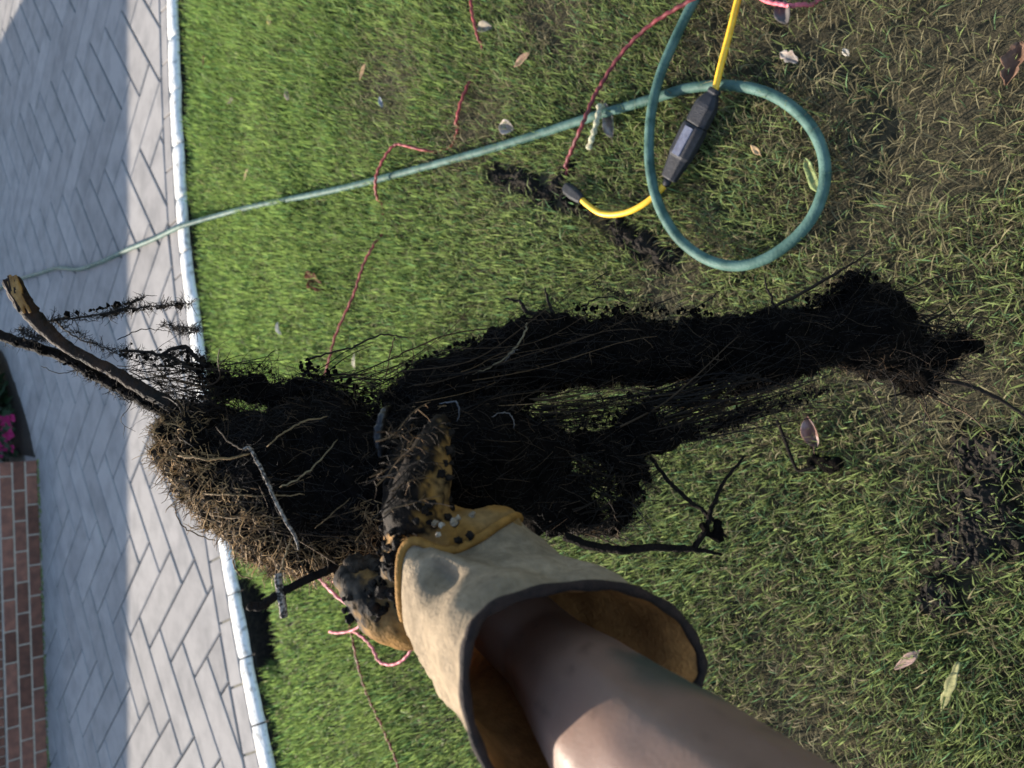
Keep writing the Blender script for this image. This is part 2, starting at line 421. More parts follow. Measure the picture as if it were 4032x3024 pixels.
# ------------------------------------------------------------------ brick step (left) with brick courses
ang = math.atan2(wdir.y, wdir.x)
WL = 2.3; NB = 3; BH, BL = .062, .185; JT = .011
end = WALL_P[1]; e0 = Vector((end.x, end.y, 0))
def wp(s, d, z): return e0-wdir*s+wn*d+Vector((0, 0, z))      # s along wall leftwards from its right end, d into wall
step_ = thing('brick_step', wp(1.1, .15, PZ), 'red brick step with pale mortar at the far side of the patio', 'brick step')
def wbox(name, s0, s1, d0, d1, z0, z1, m, par, cut=0):
    o_ = wp((s0+s1)/2, (d0+d1)/2, (z0+z1)/2); key = (round(s1-s0, 4), round(d1-d0, 4), round(z1-z0, 4))
    if key not in wbox.c:
        hx, hy, hz = (s1-s0)/2, (d1-d0)/2, (z1-z0)/2; b = .003
        bm = bmesh.new(); bmesh.ops.create_cube(bm, size=1)
        for vv in bm.verts: vv.co = (vv.co.x*2*hx, vv.co.y*2*hy, vv.co.z*2*hz)
        bmesh.ops.bevel(bm, geom=list(bm.edges), offset=b, segments=1, affect='EDGES')
        me = bpy.data.meshes.new(name); bm.to_mesh(me); bm.free(); wbox.c[key] = me
    o = obj(name, wbox.c[key], m); o.location = o_; o.rotation_euler = (0, 0, ang); keep(o, par); return o
wbox.c = {}
ctop = PZ+NB*(BH+JT)
wbox('mortar_core', .004, WL, .006, 1.75, -.05, ctop+.001, M['mortar'], step_); wbox('mortar_bed', .008, WL, .032, 1.7, ctop, ctop+.085, M['mortar'], step_)
for r in range(NB):
    z0 = PZ+.004+r*(BH+JT); s = -.0 if r % 2 else -(BL+JT)/2
    while s < WL:
        a, b = max(s, 0), min(s+BL, WL)
        if b-a > .03: wbox('brick', a, b, 0, .09, z0, z0+BH, M['brick'], step_)
        s += BL+JT
s = .0
while s < WL-.05:       # rowlock course on top, set a little back
    wbox('brick', s, s+.05, .022, .20, ctop+.004, ctop+.092, M['brick'], step_); s += .059
# return side of the step (right end)
for r in range(NB):
    z0 = PZ+.004+r*(BH+JT); d = .1 if r % 2 else .1+BL/2
    while d < 1.6:
        wbox('brick', -.001, .088, d+.011, min(d+BL, 1.65), z0, z0+BH, M['brick'], step_); d += BL+JT
# moss along the foot of the step
c_ = []; r_ = []
for k in range(260):
    s = random.uniform(0, WL); q = wp(s, random.uniform(-.03, .0), PZ+random.uniform(-.004, .004)); c_.append(q); rr = random.uniform(.006, .014); r_.append((rr, rr, rr*.7))
o = obj('moss', blobs('moss', c_, r_, .006, ((.01, .006),)), M['moss'], smooth=True); o['kind'] = 'stuff'; o['label'] = 'thin line of green moss along the foot of the brick step'

# ------------------------------------------------------------------ house behind (above the picture): its eave shades the far half of the patio
SHY = G(506, 1500, PZ).y
HY = 9.7; eave_h = (HY-.35-SHY)/math.cos(SUN_AZ)*math.tan(SUN_EL)+PZ
d_sh = (eave_h-PZ)/math.tan(SUN_EL); hx1 = 2.93-d_sh*math.sin(SUN_AZ)
house = thing('house', (-1, HY+2, 0), 'house beyond the brick step whose eave shades the patio', 'house')
def box(name, x0, x1, y0, y1, z0, z1, m, par):
    v = [(x, y, z) for x in (x0, x1) for y in (y0, y1) for z in (z0, z1)]
    f = [(0, 1, 3, 2), (4, 6, 7, 5), (0, 4, 5, 1), (2, 3, 7, 6), (0, 2, 6, 4), (1, 5, 7, 3)]
    o = obj(name, mesh_np(name, v, f), m); keep(o, par); return o
box('wall', -6.5, hx1-1.2, HY, HY+5, -.1, eave_h-.05, M['siding'], house)
hb = hx1-.15*5.6
v = [(-6.8, HY-.35, eave_h), (hx1, HY-.35, eave_h), (hb, HY+5.3, eave_h+.25), (-6.8, HY+5.3, eave_h+.25)]; v += [(a, b, c-.16) for a, b, c in v]
f = [(0, 1, 2, 3), (7, 6, 5, 4)]+[(i, 4+i, 4+(i+1) % 4, (i+1) % 4) for i in range(4)]
o = obj('roof', mesh_np('roof', v, f), M['roof']); keep(o, house)
for sx in np.arange(-6.0, hx1-2.3, 1.9):
    fr = box('window', sx, sx+1.0, HY-.03, HY+.02, .95, min(2.0, eave_h-.25), M['edging'], house)
    box('pane', sx+.07, sx+.93, HY-.036, HY-.031, 1.02, min(1.93, eave_h-.32), M['rubber'], house)

# ------------------------------------------------------------------ flowering plants in the bed right of the step
def leafy(name, base, n, spread, height, label, flowers):
    t = thing(name, base, label, 'plant', 'plants beside the brick step'); mb = MB()
    for k in range(n):
        a = random.uniform(0, 6.283); r = spread*math.sqrt(random.random()); h = height*random.uniform(.15, 1)*(1-.5*r/spread)
        p = base+Vector((math.cos(a)*r, math.sin(a)*r, h)); d = Vector((math.cos(a), math.sin(a), random.uniform(-.5, .4))).normalized(); s_ = d.cross(Vector((0, 0, 1))).normalized()
        l = random.uniform(.05, .09); wd = l*.32; up = Vector((0, 0, 1)); g_ = random.uniform(.6, 1.2); b = len(mb.v)
        mb.v += [p, p+d*l*.5+s_*wd+up*.006, p+d*l-up*.01, p+d*l*.5-s_*wd+up*.006, p+d*l*.5-up*.004]
        mb.c += [(.022*g_, .05*g_, .022*g_)]*5
        mb.f += [(b, b+1, b+4), (b+1, b+2, b+4), (b+2, b+3, b+4), (b+3, b, b+4)]
    for k in range(10):
        a = k*.63; mb.tube([base, base+Vector((math.cos(a)*spread*.5, math.sin(a)*spread*.5, height*.6))], [.005, .002], 5, col=(.05, .07, .03))
    mb.build('foliage', M['plant'], kp=t, smooth=False)
    for fp in flowers:
        fb = MB(); c0 = Vector(fp); toc = (CAM-c0).normalized(); x_ = toc.cross(Vector((0, 0, 1))).normalized(); y_ = x_.cross(toc)
        for q in range(5):
            a = q*2*math.pi/5; e = x_*math.cos(a)+y_*math.sin(a); s_ = toc.cross(e); b = len(fb.v); R = .042
            fb.v += [c0, c0+e*R*.6+s_*R*.5+toc*.006, c0+e*R+toc*.002, c0+e*R*.6-s_*R*.5+toc*.006]
            fb.f.append((b, b+1, b+2, b+3))
        fb.build('flower', M['flower'], kp=t, smooth=False)
    return t
def at_y(x, y, yy):      # photo ray at forward distance yy
    d = FWD + RGT*((1512-y)/FPX) - UPV*((x-2016)/FPX); return CAM+d*(yy/d.y)
fl = [at_y(x, y, 6.25) for x, y in ((32, 1712), (28, 1686), (38, 1650), (36, 1772), (4, 1740), (2, 1655), (0, 1785))]
b0 = at_y(40, 1700, 6.45); leafy('flowering_plant', Vector((b0.x, 6.42, PZ)), 420, .30, .34, 'dark leafy plant with magenta pink flowers beside the end of the brick step', fl)
b1 = at_y(20, 1530, 6.8); leafy('flowering_plant', Vector((b1.x, 6.78, PZ)), 420, .30, .30, 'dark leafy shrub without flowers farther behind the pink flowered plant', [])
b1 = at_y(60, 1620, 6.3); leafy('flowering_plant', Vector((b1.x+.1, 6.62, PZ)), 260, .2, .26, 'grey green plant between the flowered plant and the dark shrub', [])
# mulch bed
poly = [G(138, 1800, PZ), G(112, 1680, PZ), G(85, 1590, PZ), G(55, 1500, PZ), G(28, 1420, PZ), G(5, 1380, PZ), Vector((.6, 9, PZ)), Vector((e0.x-.02, 9, PZ))]
mb_ = mesh_np('planting_bed', [(p.x, p.y, PZ+.006) for p in poly]+[(p.x, p.y, PZ-.08) for p in poly], [tuple(range(8))]+[(i, (i+1) % 8, 8+(i+1) % 8, 8+i) for i in range(8)])
struct(obj('planting_bed', mb_, M['soil']))

# ------------------------------------------------------------------ grass
SOIL_A = [(1925, 690), (1960, 640), (2080, 655), (2130, 700), (2200, 690), (2230, 640), (2262, 660), (2250, 760), (2330, 800), (2420, 850), (2560, 900), (2620, 960), (2690, 1040), (2690, 1075), (2600, 1080), (2480, 1010), (2360, 890), (2250, 850), (2130, 810), (2060, 770), (2000, 740), (1950, 740)]
SOIL_B = [(3760, 1690), (3880, 1720), (4032, 1760), (4100, 1900), (4060, 2150), (3960, 2230), (3860, 2300), (3790, 2440), (3690, 2460), (3620, 2380), (3620, 2250), (3600, 2140), (3660, 2010), (3700, 1930), (3780, 1860)]
gA = [tuple(G(*p))[:2] for p in SOIL_A]; gB = [tuple(G(*p))[:2] for p in SOIL_B]
def make_grass():
    n = 720000
    y = rng.uniform(-.1, 3.45, n); x = rng.uniform(-1.0, 1.0, n)*(0.62*(y*math.cos(PITCH)+CAMH*math.sin(PITCH))+.12)
    dens = np.interp(y, [0, .8, 1.6, 3.4], [1, .95, .8, .62])*(0.62*(y*math.cos(PITCH)+CAMH*math.sin(PITCH))+.12)/2.3
    pts = np.stack([x, y], 1)
    d = yfn(EDGE_OUT, x)-y
    k = (rng.random(n) < dens) & (d > -.014)
    lo, hi = min(TX0, TX1), max(TX0, TX1)
    k &= ~((d < .165) & (x > lo+.02) & (x < hi-.02))
    for g_, keepf in ((gA, .10), (gB, .34)):
        ins = in_poly(pts, g_); k &= ~(ins & (rng.random(n) > keepf))
    # bare, worn spots
    worn = vnoise(pts*4.5, 21)*.6+vnoise(pts*11, 22)*.4
    spots = [(3550, 350, .26), (3650, 480, .2), (3850, 150, .36), (3300, 250, .24), (3750, 600, .22), (3050, 150, .14), (3550, 800, .16), (2150, 60, .12), (1530, 330, .16), (3400, 900, .12), (2900, 120, .14), (3700, 1500, .14), (2650, 1180, .12), (1900, 500, .16), (3200, 2950, .16)]
    dry = np.zeros(n)
    for sx, sy, sr in spots:
        c = G(sx, sy); dry = np.maximum(dry, np.exp(-(((x-c.x)**2+(y-c.y)**2)/sr**2)))
    dry = np.clip(.03+.30*worn+.9*dry+.06*np.clip((1.15-y)/1.1, 0, 1), 0, 1)
    k &= rng.random(n) > dry*.7
    x, y, d, dry, pts = x[k], y[k], d[k], dry[k], pts[k]; n = len(x)
    z = lawn_z(x, y)
    dead = rng.random(n) < (np.interp(y, [.6, 1.8], [.17, .09])+.66*dry)
    flat = np.where(dead, rng.uniform(.45, 1.0, n), rng.beta(2, 2.2, n)*.95)         # how much it lies over
    L = (.018+.055*rng.beta(1.6, 2.4, n))*np.where(dead, 1.0, 1.0)*(1+.25*vnoise(pts*6, 31))
    W = (.0005+.0012*rng.random(n)**2)*np.interp(y, [.2, 1.2, 2.5], [.9, 1, 1.15])*np.where(dead, .7, 1)*np.interp(y, [0, 1.5, 3.2], [1, 1.1, 1.4])
    az = rng.uniform(0, 2*np.pi, n)+.8*vnoise(pts*7, 33)
    dx, dy = np.cos(az), np.sin(az); px, py = -dy, dx
    h1 = L*.55*np.sqrt(np.clip(1-(flat*.75)**2, .02, 1)); r1 = L*.55*flat*.75
    h2 = h1+L*.45*np.sqrt(np.clip(1-np.clip(flat*1.25, 0, .995)**2, .0, 1))-L*.10*flat*(flat > .6); r2 = r1+L*.45*np.clip(flat*1.25, 0, .995)
    lift = np.where(dead, rng.uniform(0, .014, n), 0)
    h2 = np.maximum(h2, .002)
    V = np.empty((n, 5, 3), np.float32)
    for j, (r, h, ww) in enumerate(((0, 0, .8), (0, 0, -.8), (r1, h1, -1), (r1, h1, 1), (r2, h2, 0))):
        V[:, j, 0] = x+dx*r+px*W*ww; V[:, j, 1] = y+dy*r+py*W*ww; V[:, j, 2] = z+h+lift
    g = .15+.62*rng.random(n)[:, None]; tone = np.clip(.5+.55*vnoise(pts*2.6, 41)+.45*vnoise(pts*8, 42), 0, 1.2)[:, None]
    green = np.array([.15, .20, .062])*(1-g)+np.array([.34, .41, .155])*g
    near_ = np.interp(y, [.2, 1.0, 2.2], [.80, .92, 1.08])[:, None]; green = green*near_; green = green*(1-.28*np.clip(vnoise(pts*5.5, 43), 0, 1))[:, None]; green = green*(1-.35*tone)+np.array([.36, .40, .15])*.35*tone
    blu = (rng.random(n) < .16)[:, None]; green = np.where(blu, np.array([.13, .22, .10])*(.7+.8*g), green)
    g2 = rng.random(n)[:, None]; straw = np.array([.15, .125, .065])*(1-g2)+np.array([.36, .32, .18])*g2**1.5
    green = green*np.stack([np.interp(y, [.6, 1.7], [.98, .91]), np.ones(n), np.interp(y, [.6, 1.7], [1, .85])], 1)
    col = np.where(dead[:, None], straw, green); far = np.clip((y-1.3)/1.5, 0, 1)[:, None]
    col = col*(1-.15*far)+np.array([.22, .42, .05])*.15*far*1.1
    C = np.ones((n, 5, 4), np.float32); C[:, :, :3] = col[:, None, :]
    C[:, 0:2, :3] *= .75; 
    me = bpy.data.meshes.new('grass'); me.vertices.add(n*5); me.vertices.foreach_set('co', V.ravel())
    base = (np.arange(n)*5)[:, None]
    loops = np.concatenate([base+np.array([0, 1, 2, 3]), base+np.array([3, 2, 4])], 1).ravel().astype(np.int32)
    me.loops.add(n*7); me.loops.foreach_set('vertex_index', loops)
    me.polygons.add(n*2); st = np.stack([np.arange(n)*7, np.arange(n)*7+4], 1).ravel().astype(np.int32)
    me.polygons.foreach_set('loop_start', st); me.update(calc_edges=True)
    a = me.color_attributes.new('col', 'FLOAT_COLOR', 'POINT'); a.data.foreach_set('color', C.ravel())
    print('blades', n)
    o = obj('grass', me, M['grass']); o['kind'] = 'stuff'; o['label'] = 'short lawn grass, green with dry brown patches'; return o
make_grass()

# ------------------------------------------------------------------ soil spilt on the lawn
def soil_heap(poly, label, name='soil_heap'):
    """crumbly sheet of loose soil, thinning out at its edge"""
    pg = [tuple(G(*p))[:2] for p in poly]; a_ = np.array(pg); lo, hi = a_.min(0)-.03, a_.max(0)+.03; st = .0035
    X, Y = np.meshgrid(np.arange(lo[0], hi[0], st), np.arange(lo[1], hi[1], st)); nx_, ny_ = X.shape[1], X.shape[0]
    q = np.stack([X.ravel(), Y.ravel()], 1); d = dist_poly(q, pg); d = np.where(in_poly(q, pg), d, -d)+np.where(len(poly) < 18, .034, .020)*vnoise(q*np.where(len(poly) < 18, 19, 28), 91)+.014*vnoise(q*60, 92)-.008
    z = lawn_z(q[:, 0], q[:, 1])+.026*np.clip((d+.006)/.03, -1, 1)-.006+.008*vnoise(q*35, 93)+.006*np.abs(vnoise(q*90, 94))+.006*np.abs(vnoise(q*150, 95))+.004*vnoise(q*260, 96)
    V = np.column_stack([q, z]); keepv = z > -.012
    F = [(j*nx_+i, j*nx_+i+1, (j+1)*nx_+i+1, (j+1)*nx_+i) for j in range(ny_-1) for i in range(nx_-1) if keepv[j*nx_+i] and keepv[j*nx_+i+1] and keepv[(j+1)*nx_+i+1] and keepv[(j+1)*nx_+i]]
    used = np.unique(np.array(F)); mp = np.full(len(V), -1); mp[used] = np.arange(len(used))
    return tag(obj(name, mesh_np(name, V[used], mp[np.array(F)]), M['soil'], smooth=False), label, 'soil')
soil_heap(SOIL_A, 'smear of black soil on the grass beside the hose loop')
soil_heap(SOIL_B, 'patch of dark soil on the near grass right of the gloved arm')

# ------------------------------------------------------------------ garden hose
def gp(x, y, z): return G(x, y, z)
HR = .0108
hp = [(-30, 1150, PZ+HR), (60, 1105, PZ+HR), (150, 1078, PZ+HR), (225, 1056, PZ+HR), (310, 1060, PZ+HR), (400, 1030, PZ+HR), (500, 984, PZ+HR), (590, 948, PZ+HR), (660, 915, PZ+HR), (705, 894, PZ+HR+.008), (740, 882, PZ+HR), (850, 850, .036), (1000, 812, .03), (1344, 742, .03), (1700, 650, .03), (2000, 566, .03), (2300, 470, .028), (2560, 392, .026), (2700, 350, .028), (2830, 336, .032), (2970, 350, .036), (3090, 402, .04), (3190, 495, .042), (3243, 615, .042), (3243, 740, .04), (3195, 860, .04), (3110, 955, .042), (3000, 1025, .045), (2880, 1047, .046), (2765, 1012, .046), (2665, 930, .048), (2595, 810, .05), (2562, 680, .052), (2556, 560, .054), (2568, 420, .056), (2605, 280, .05), (2665, 140, .04), (2745, -20, .032), (2850, -190, .028), (2990, -380, .026)]
hose = MB().tube(spline([gp(*p) for p in hp], 10), HR, 14).build('garden_hose', M['hose'])
tag(hose, 'teal green garden hose running from the patio to a loop on the grass', 'hose')

# ------------------------------------------------------------------ yellow cords and black connectors
ec = thing('extension_cord', G(2820, 330), 'yellow extension cord entering from the edge into the black connector', 'cord')
CR = .0068
MB().tube(spline([gp(2975, -260, .02), gp(2930, -90, .024), gp(2905, 0, .03), (gp(2885, 80, .036)), gp(2862, 170, .04), gp(2838, 260, .048), gp(2818, 345, .056), gp(2806, 385, .058)], 8), CR, 12).build('cord', M['yellow'], kp=ec)
def connector(pts, prof, name, m, kp, sides=8, flat=.72):
    """faceted body swept along a line: prof = (t, half width)"""
    a, b = pts; ax = (b-a); side = ax.cross(Vector((0, 0, 1))).normalized(); up = side.cross(ax).normalized(); v = []; f = []
    for t, r in prof:
        c = a+ax*t
        for j in range(sides):
            cx, cy = ((1, .45), (.62, 1), (-.62, 1), (-1, .45), (-1, -.45), (-.62, -1), (.62, -1), (1, -.45))[j]; sc = 1
            v.append(c+side*cx*sc*r*1.15+up*cy*sc*r*flat)
    n = len(prof)
    for i in range(n-1):
        for j in range(sides): f.append((i*sides+j, i*sides+(j+1) % sides, (i+1)*sides+(j+1) % sides, (i+1)*sides+j))
    f += [tuple(range(sides))[::-1], tuple((n-1)*sides+j for j in range(sides))]
    bm = bmesh.new(); vs = [bm.verts.new(q) for q in v]
    for q in f: bm.faces.new([vs[i] for i in q])
    bmesh.ops.recalc_face_normals(bm, faces=bm.faces); me = bpy.data.meshes.new(name); bm.to_mesh(me); bm.free()
    bo = obj(name, me, m); mod = bo.modifiers.new('b', 'BEVEL'); mod.width = .0018; mod.segments = 2; keep(bo, kp); return bo, side, up, ax
A_, B_ = gp(2818, 350, .060), gp(2742, 492, .052)
bo, sd, up_, ax_ = connector((A_, B_), [(0, .011), (.10, .013), (.14, .0110), (.22, .015), (.42, .0215), (.5, .0225), (.96, .0225), (1, .021)], 'socket', M['rubber'], ec)
pc = thing('plug_pigtail', G(2640, 700), 'short curved yellow cord with black plug, its other end at the soil', 'cord')
A2, B2 = gp(2741, 494, .052), gp(2632, 706, .044)
bo2, sd2, up2, ax2 = connector((A2, B2), [(0, .0225), (.04, .0245), (.10, .025), (.55, .024), (.60, .0215), (.9, .0175), (.98, .0165), (1, .012)], 'plug', M['rubber'], pc)
# raised grip panel on the plug
v = []; T0, T1 = .06, .56
for zz in (.0, .0022):
    for t, ww in ((T0, .0115), (T0, -.0115), (T1, -.0105), (T1, .0115)): v.append(A2+ax2*t+sd2*(ww*(1 if zz == 0 else .88))+up2*(.0178+zz))
lp = obj('grip_panel', mesh_np('grip_panel', v, [(0, 1, 2, 3)[::-1], (4, 5, 6, 7), (0, 1, 5, 4), (1, 2, 6, 5), (2, 3, 7, 6), (3, 0, 4, 7)]), M['rubber_label']); keep(lp, pc)
MB().tube([B2-ax2*.02, B2+ax2.normalized()*.012, gp(2618, 726, .042)], [.010, .0088, .008], 12).build('strain_relief', M['rubber'], kp=pc)
MB().tube(spline([gp(2626, 716, .043), gp(2592, 757, .044), gp(2540, 800, .045), gp(2480, 832, .044), (gp(2415, 845, .042)), gp(2360, 838, .040), gp(2315, 808, .036), gp(2288, 784, .034)], 8), CR, 12).build('cord', M['yellow'], kp=pc)
connector((gp(2292, 788, .035), gp(2226, 735, .026)), [(0, .0085), (.15, .011), (.5, .0135), (.85, .013), (1, .009)], 'end_connector', M['rubber'], pc, flat=.9)

# ------------------------------------------------------------------ red cords in the grass
def cord(pts, r, m, name, label, cat='cord', n=8, rr=None):
    p = spline([gp(*q) for q in pts], 7)
    for i, q in enumerate(p): q.z += .002*math.sin(i*1.7)+(.008 if q.z > .022 else -.004)
    return tag(MB().tube(p, rr or r, n).build(name, m), label, cat, 'thin red cords in the grass')
cord([(1850, -120, .03), (1862, 0, .034), (1868, 60, .035), (1882, 120, .032), (1893, 175, .018), (1890, 240, .008), (1868, 300, .016), (1848, 345, .026), (1822, 410, .03), (1805, 480, .024), (1792, 530, .012), (1775, 570, .006), (1720, 595, .014), (1670, 592, .03), (1600, 575, .05), (1565, 572, .058), (1530, 610, .062), (1498, 670, .062), (1487, 715, .058), (1488, 760, .04), (1500, 800, .018), (1508, 860, .008), (1500, 920, .014), (1478, 970, .03), (1450, 1020, .034), (1425, 1085, .034), (1405, 1150, .032), (1370, 1230, .032), (1330, 1320, .034), (1308, 1400, .034), (1292, 1460, .03), (1270, 1560, .02)], .0042, M['red'], 'red_cord', 'red cord that weaves through the grass and loops over the straight hose')
cord([(2920, -90, .02), (2800, -40, .03), (2740, 0, .034), (2660, 45, .036), (2580, 95, .036), (2500, 165, .036), (2430, 250, .036), (2380, 330, .038), (2350, 380, .042), (2320, 450, .052), (2295, 510, .056), (2265, 580, .04), (2240, 640, .026), (2225, 690, .014)], .0046, M['darkred'], 'red_cord', 'dark maroon cord crossing the hose and ending in the black soil')
cord([(2960, -80, .02), (2995, -12, .03), (3030, 12, .034), (3080, 22, .034), (3125, 28, .03), (3190, 15, .02), (3260, -30, .012)], .0042, M['pink'], 'red_cord', 'pink red cord arc at the frame edge beside the yellow cord')
cord([(1210, 2200, .02), (1250, 2255, .05), (1290, 2300, .07), (1350, 2360, .075), (1420, 2390, .07), (1468, 2408, .06), (1450, 2440, .05), (1400, 2478, .045), (1340, 2490, .045), (1305, 2485, .042)], .0044, M['pink'], 'red_cord', 'pink cord strand curling out from under the root clump by the thumb')
cord([(1220, 2180, .02), (1275, 2255, .045), (1340, 2300, .06), (1400, 2330, .065), (1440, 2360, .06), (1430, 2372, .05), (1370, 2365, .045), (1310, 2325, .04), (1260, 2270, .03)], .0046, M['pink'], 'red_cord', 'pink cord loop bunched against the root clump above the thumb')
cord([(1395, 2480, .034), (1440, 2510, .036), (1475, 2550, .038), (1500, 2600, .04), (1545, 2615, .042), (1590, 2600, .044), (1625, 2560, .044), (1660, 2490, .04), (1690, 2420, .03)], .0044, M['pink'], 'red_cord', 'pale pink cord bend on the grass left of the glove cuff')
cord([(1372, 2420, .02), (1392, 2490, .024), (1405, 2560, .03), (1430, 2660, .032), (1458, 2740, .032), (1500, 2830, .032), (1535, 2910, .032), (1565, 2980, .032), (1590, 3060, .03), (1640, 3200, .02)], .0038, M['red'], 'red_cord', 'thin brownish red cord running down the grass beside the glove cuff')

# ------------------------------------------------------------------ fallen leaves and litter
def leaf(px, py, L, Wd, a, col, label, curl=.25, kind='oval', name='fallen_leaf', z=.034, cat='leaf', col2=None, tilt=0):
    c = G(px, py, z); nu, nv = 11, 5; v = []; f = []; cols = []
    sd = int(px*7+py)
    for i in range(nu):
        u = i/(nu-1)
        wv = math.sin(math.pi*min(1, u*.93+.04))**.75*(1-.25*u)
        if kind == 'lobed': wv *= .35+.65*abs(math.sin(u*math.pi*2.6+.35))
        if kind == 'strip': wv = min(1, 6*u, 6*(1-u))*.9+.02
        if kind == 'torn': wv = wv*(.55+.5*abs(math.sin(u*9+1)))
        for j in range(nv):
            s_ = (j/(nv-1)*2-1); wob = vnoise(np.array([[u*3.1+sd, s_*1.7, 0]]), 77)[0]
            X = (u-.5)*L; Y = s_*Wd*.5*wv*(1+.15*wob); Zz = curl*Wd*(s_*s_*wv-.3)+curl*L*.25*math.sin(u*3+sd)+wob*Wd*.10+tilt*X
            q = Vector((X*math.cos(a)-Y*math.sin(a), X*math.sin(a)+Y*math.cos(a), Zz)); v.append(c+q)
            k = .6+.2*abs(s_)+.1*wob; cc = col if (col2 is None or vnoise(np.array([[u*4+sd, s_*2, 1]]), 5)[0] < .1) else col2
            cols.append(tuple(min(1, max(0, x*k)) for x in cc))
    for i in range(nu-1):
        for j in range(nv-1): f.append((i*nv+j, i*nv+j+1, (i+1)*nv+j+1, (i+1)*nv+j))
    me = mesh_np(name, [q-c for q in v], f); set_col(me, np.array(cols)); o = obj(name, me, M['leaf'], smooth=True); o.location = c
    mod = o.modifiers.new('t', 'SOLIDIFY'); mod.thickness = .0006
    if kind in ('oval', 'lobed'):
        mb = MB(); e = Vector((math.cos(a), math.sin(a), 0)); mb.tube([-e*L*.48, -e*L*.7+Vector((0, 0, .004))], [.0009, .0006], 5, col=tuple(x*.6 for x in col)); mb.build('stem', M['leaf'], parent=o)
    return tag(o, label, cat, 'fallen leaves on the lawn')
TAN = (.46, .31, .19); PALE = (.55, .48, .38); BRN = (.14, .06, .03)
leaf(2052, 235, .056, .028, 1.9, (.50, .32, .22), 'smooth tan curled leaf on the grass above the straight hose', .3)
leaf(1425, 282, .055, .022, 2.4, (.52, .35, .20), 'small tan leaf on the dry grass toward the patio')
leaf(1060, 78, .06, .034, .6, (.62, .50, .25), 'yellowish leaf near the patio, nearest the photo edge', .2, col2=(.7, .55, .15))
leaf(930, 215, .042, .022, 1.2, (.50, .40, .28), 'tiny pale tan leaf near the white edging')
leaf(905, 398, .048, .022, 1.7, (.52, .40, .30), 'tiny pinkish pale leaf below the other one near the edging')
leaf(1128, 370, .05, .03, .4, (.48, .38, .30), 'pale brown leaf in the middle of the far lawn')
leaf(965, 693, .07, .026, 2.2, (.58, .42, .24), 'tan leaf between the white edging and the hose')
leaf(800, 240, .05, .02, 2.7, BRN, 'dark brown leaf right beside the white edging')
leaf(1235, 1105, .11, .075, .9, (.17, .05, .025), 'dark reddish brown lobed leaf between hose and root', .25, 'lobed')
leaf(1098, 1292, .05, .034, .3, (.62, .60, .52), 'whitish crumpled leaf on bright grass above the root', .35)
leaf(1395, 1420, .05, .02, .1, (.66, .6, .42), 'pale straw coloured leaf close above the root clump', .2)
leaf(3105, 225, .045, .026, .9, (.40, .37, .33), 'grey white broken leaf on worn grass beyond the hose loop', .3, 'torn', col2=(.50, .40, .33))
leaf(3085, 45, .055, .034, .3, (.16, .14, .13), 'dark grey leaf under the pink cord at the frame edge', .3)
leaf(3985, 245, .068, .04, 2.9, (.34, .20, .13), 'large brown curled leaf at the near corner of the lawn', .5, 'torn', col2=(.2, .11, .07))
leaf(2975, 590, .032, .013, .7, (.70, .48, .26), 'tiny orange tan leaf inside the hose loop', .2)
leaf(3195, 690, .075, .018, .35, (.42, .50, .20), 'pale green pointed leaf blade inside the hose loop rim', .15, 'strip')
leaf(3192, 1700, .058, .036, .2, (.40, .22, .17), 'pinkish brown curled leaf between the root and the twig', .55, col2=(.55, .4, .36))
leaf(3570, 2600, .056, .018, 2.4, (.48, .33, .28), 'narrow pinkish leaf on near grass beside the torn yellow leaf', .2, 'oval')
leaf(3740, 2705, .095, .020, 2.85, (.44, .43, .20), 'torn pale yellow leaf on the near grass', .2, 'torn')
leaf(3330, 205, .018, .012, .6, (.72, .66, .55), 'tiny cream seed like leaf on worn grass', .2)
leaf(1990, 500, .05, .04, 1.1, (.55, .47, .4), 'small pale crumpled leaf lying just above the straight hose', .4)
leaf(2390, 470, .09, .035, .3, (.38, .30, .24), 'greyish curled leaf against the lichen stick on the hose', .5, col2=(.5, .45, .4))
leaf(1500, 400, .035, .02, .3, (.40, .44, .47), 'small bluish grey leaf on the far dry grass', .3)
leaf(1905, 110, .05, .032, 1.4, (.42, .36, .27), 'dull brown leaf tucked beside the red cord at the frame edge', .4)
# lichen stick lying over the hose
mb = MB(); pts = spline([gp(2362, 412, .05), gp(2352, 470, .058), gp(2335, 530, .056), gp(2318, 585, .044)], 6)
mb.tube(pts, [.006+.002*math.sin(i*1.9)+(.001 if i % 2 else 0) for i in range(len(pts))], 9); o = mb.build('lichen_stick', mat('lichen', (.52, .52, .36), (.30, .27, .18), 150, .95, .8, 400))
tag(o, 'pale lichen covered stick lying across the straight hose', 'stick')
# twig with soil clod on the grass
tw = thing('twig', G(3120, 1780), 'dark bent twig with a black soil clod on the grass below the root', 'twig')
MB().tube(spline([gp(3060, 1655, .04), gp(3090, 1730, .044), gp(3115, 1800, .046), gp(3140, 1850, .044), gp(3170, 1850, .042), gp(3210, 1838, .04)], 5), .0034, 7).build('stem', M['bark_dark'], kp=tw)
cl = [gp(3195+k*14, 1832+random.uniform(-18, 8)-(14 if k < 4 else 0), .034) for k in range(8)]
o = obj('soil_clod', blobs('soil_clod', cl, [random.uniform(.008, .013) for _ in cl], .003, ((.012, .008),)), M['root_core'], smooth=True); keep(o, tw)

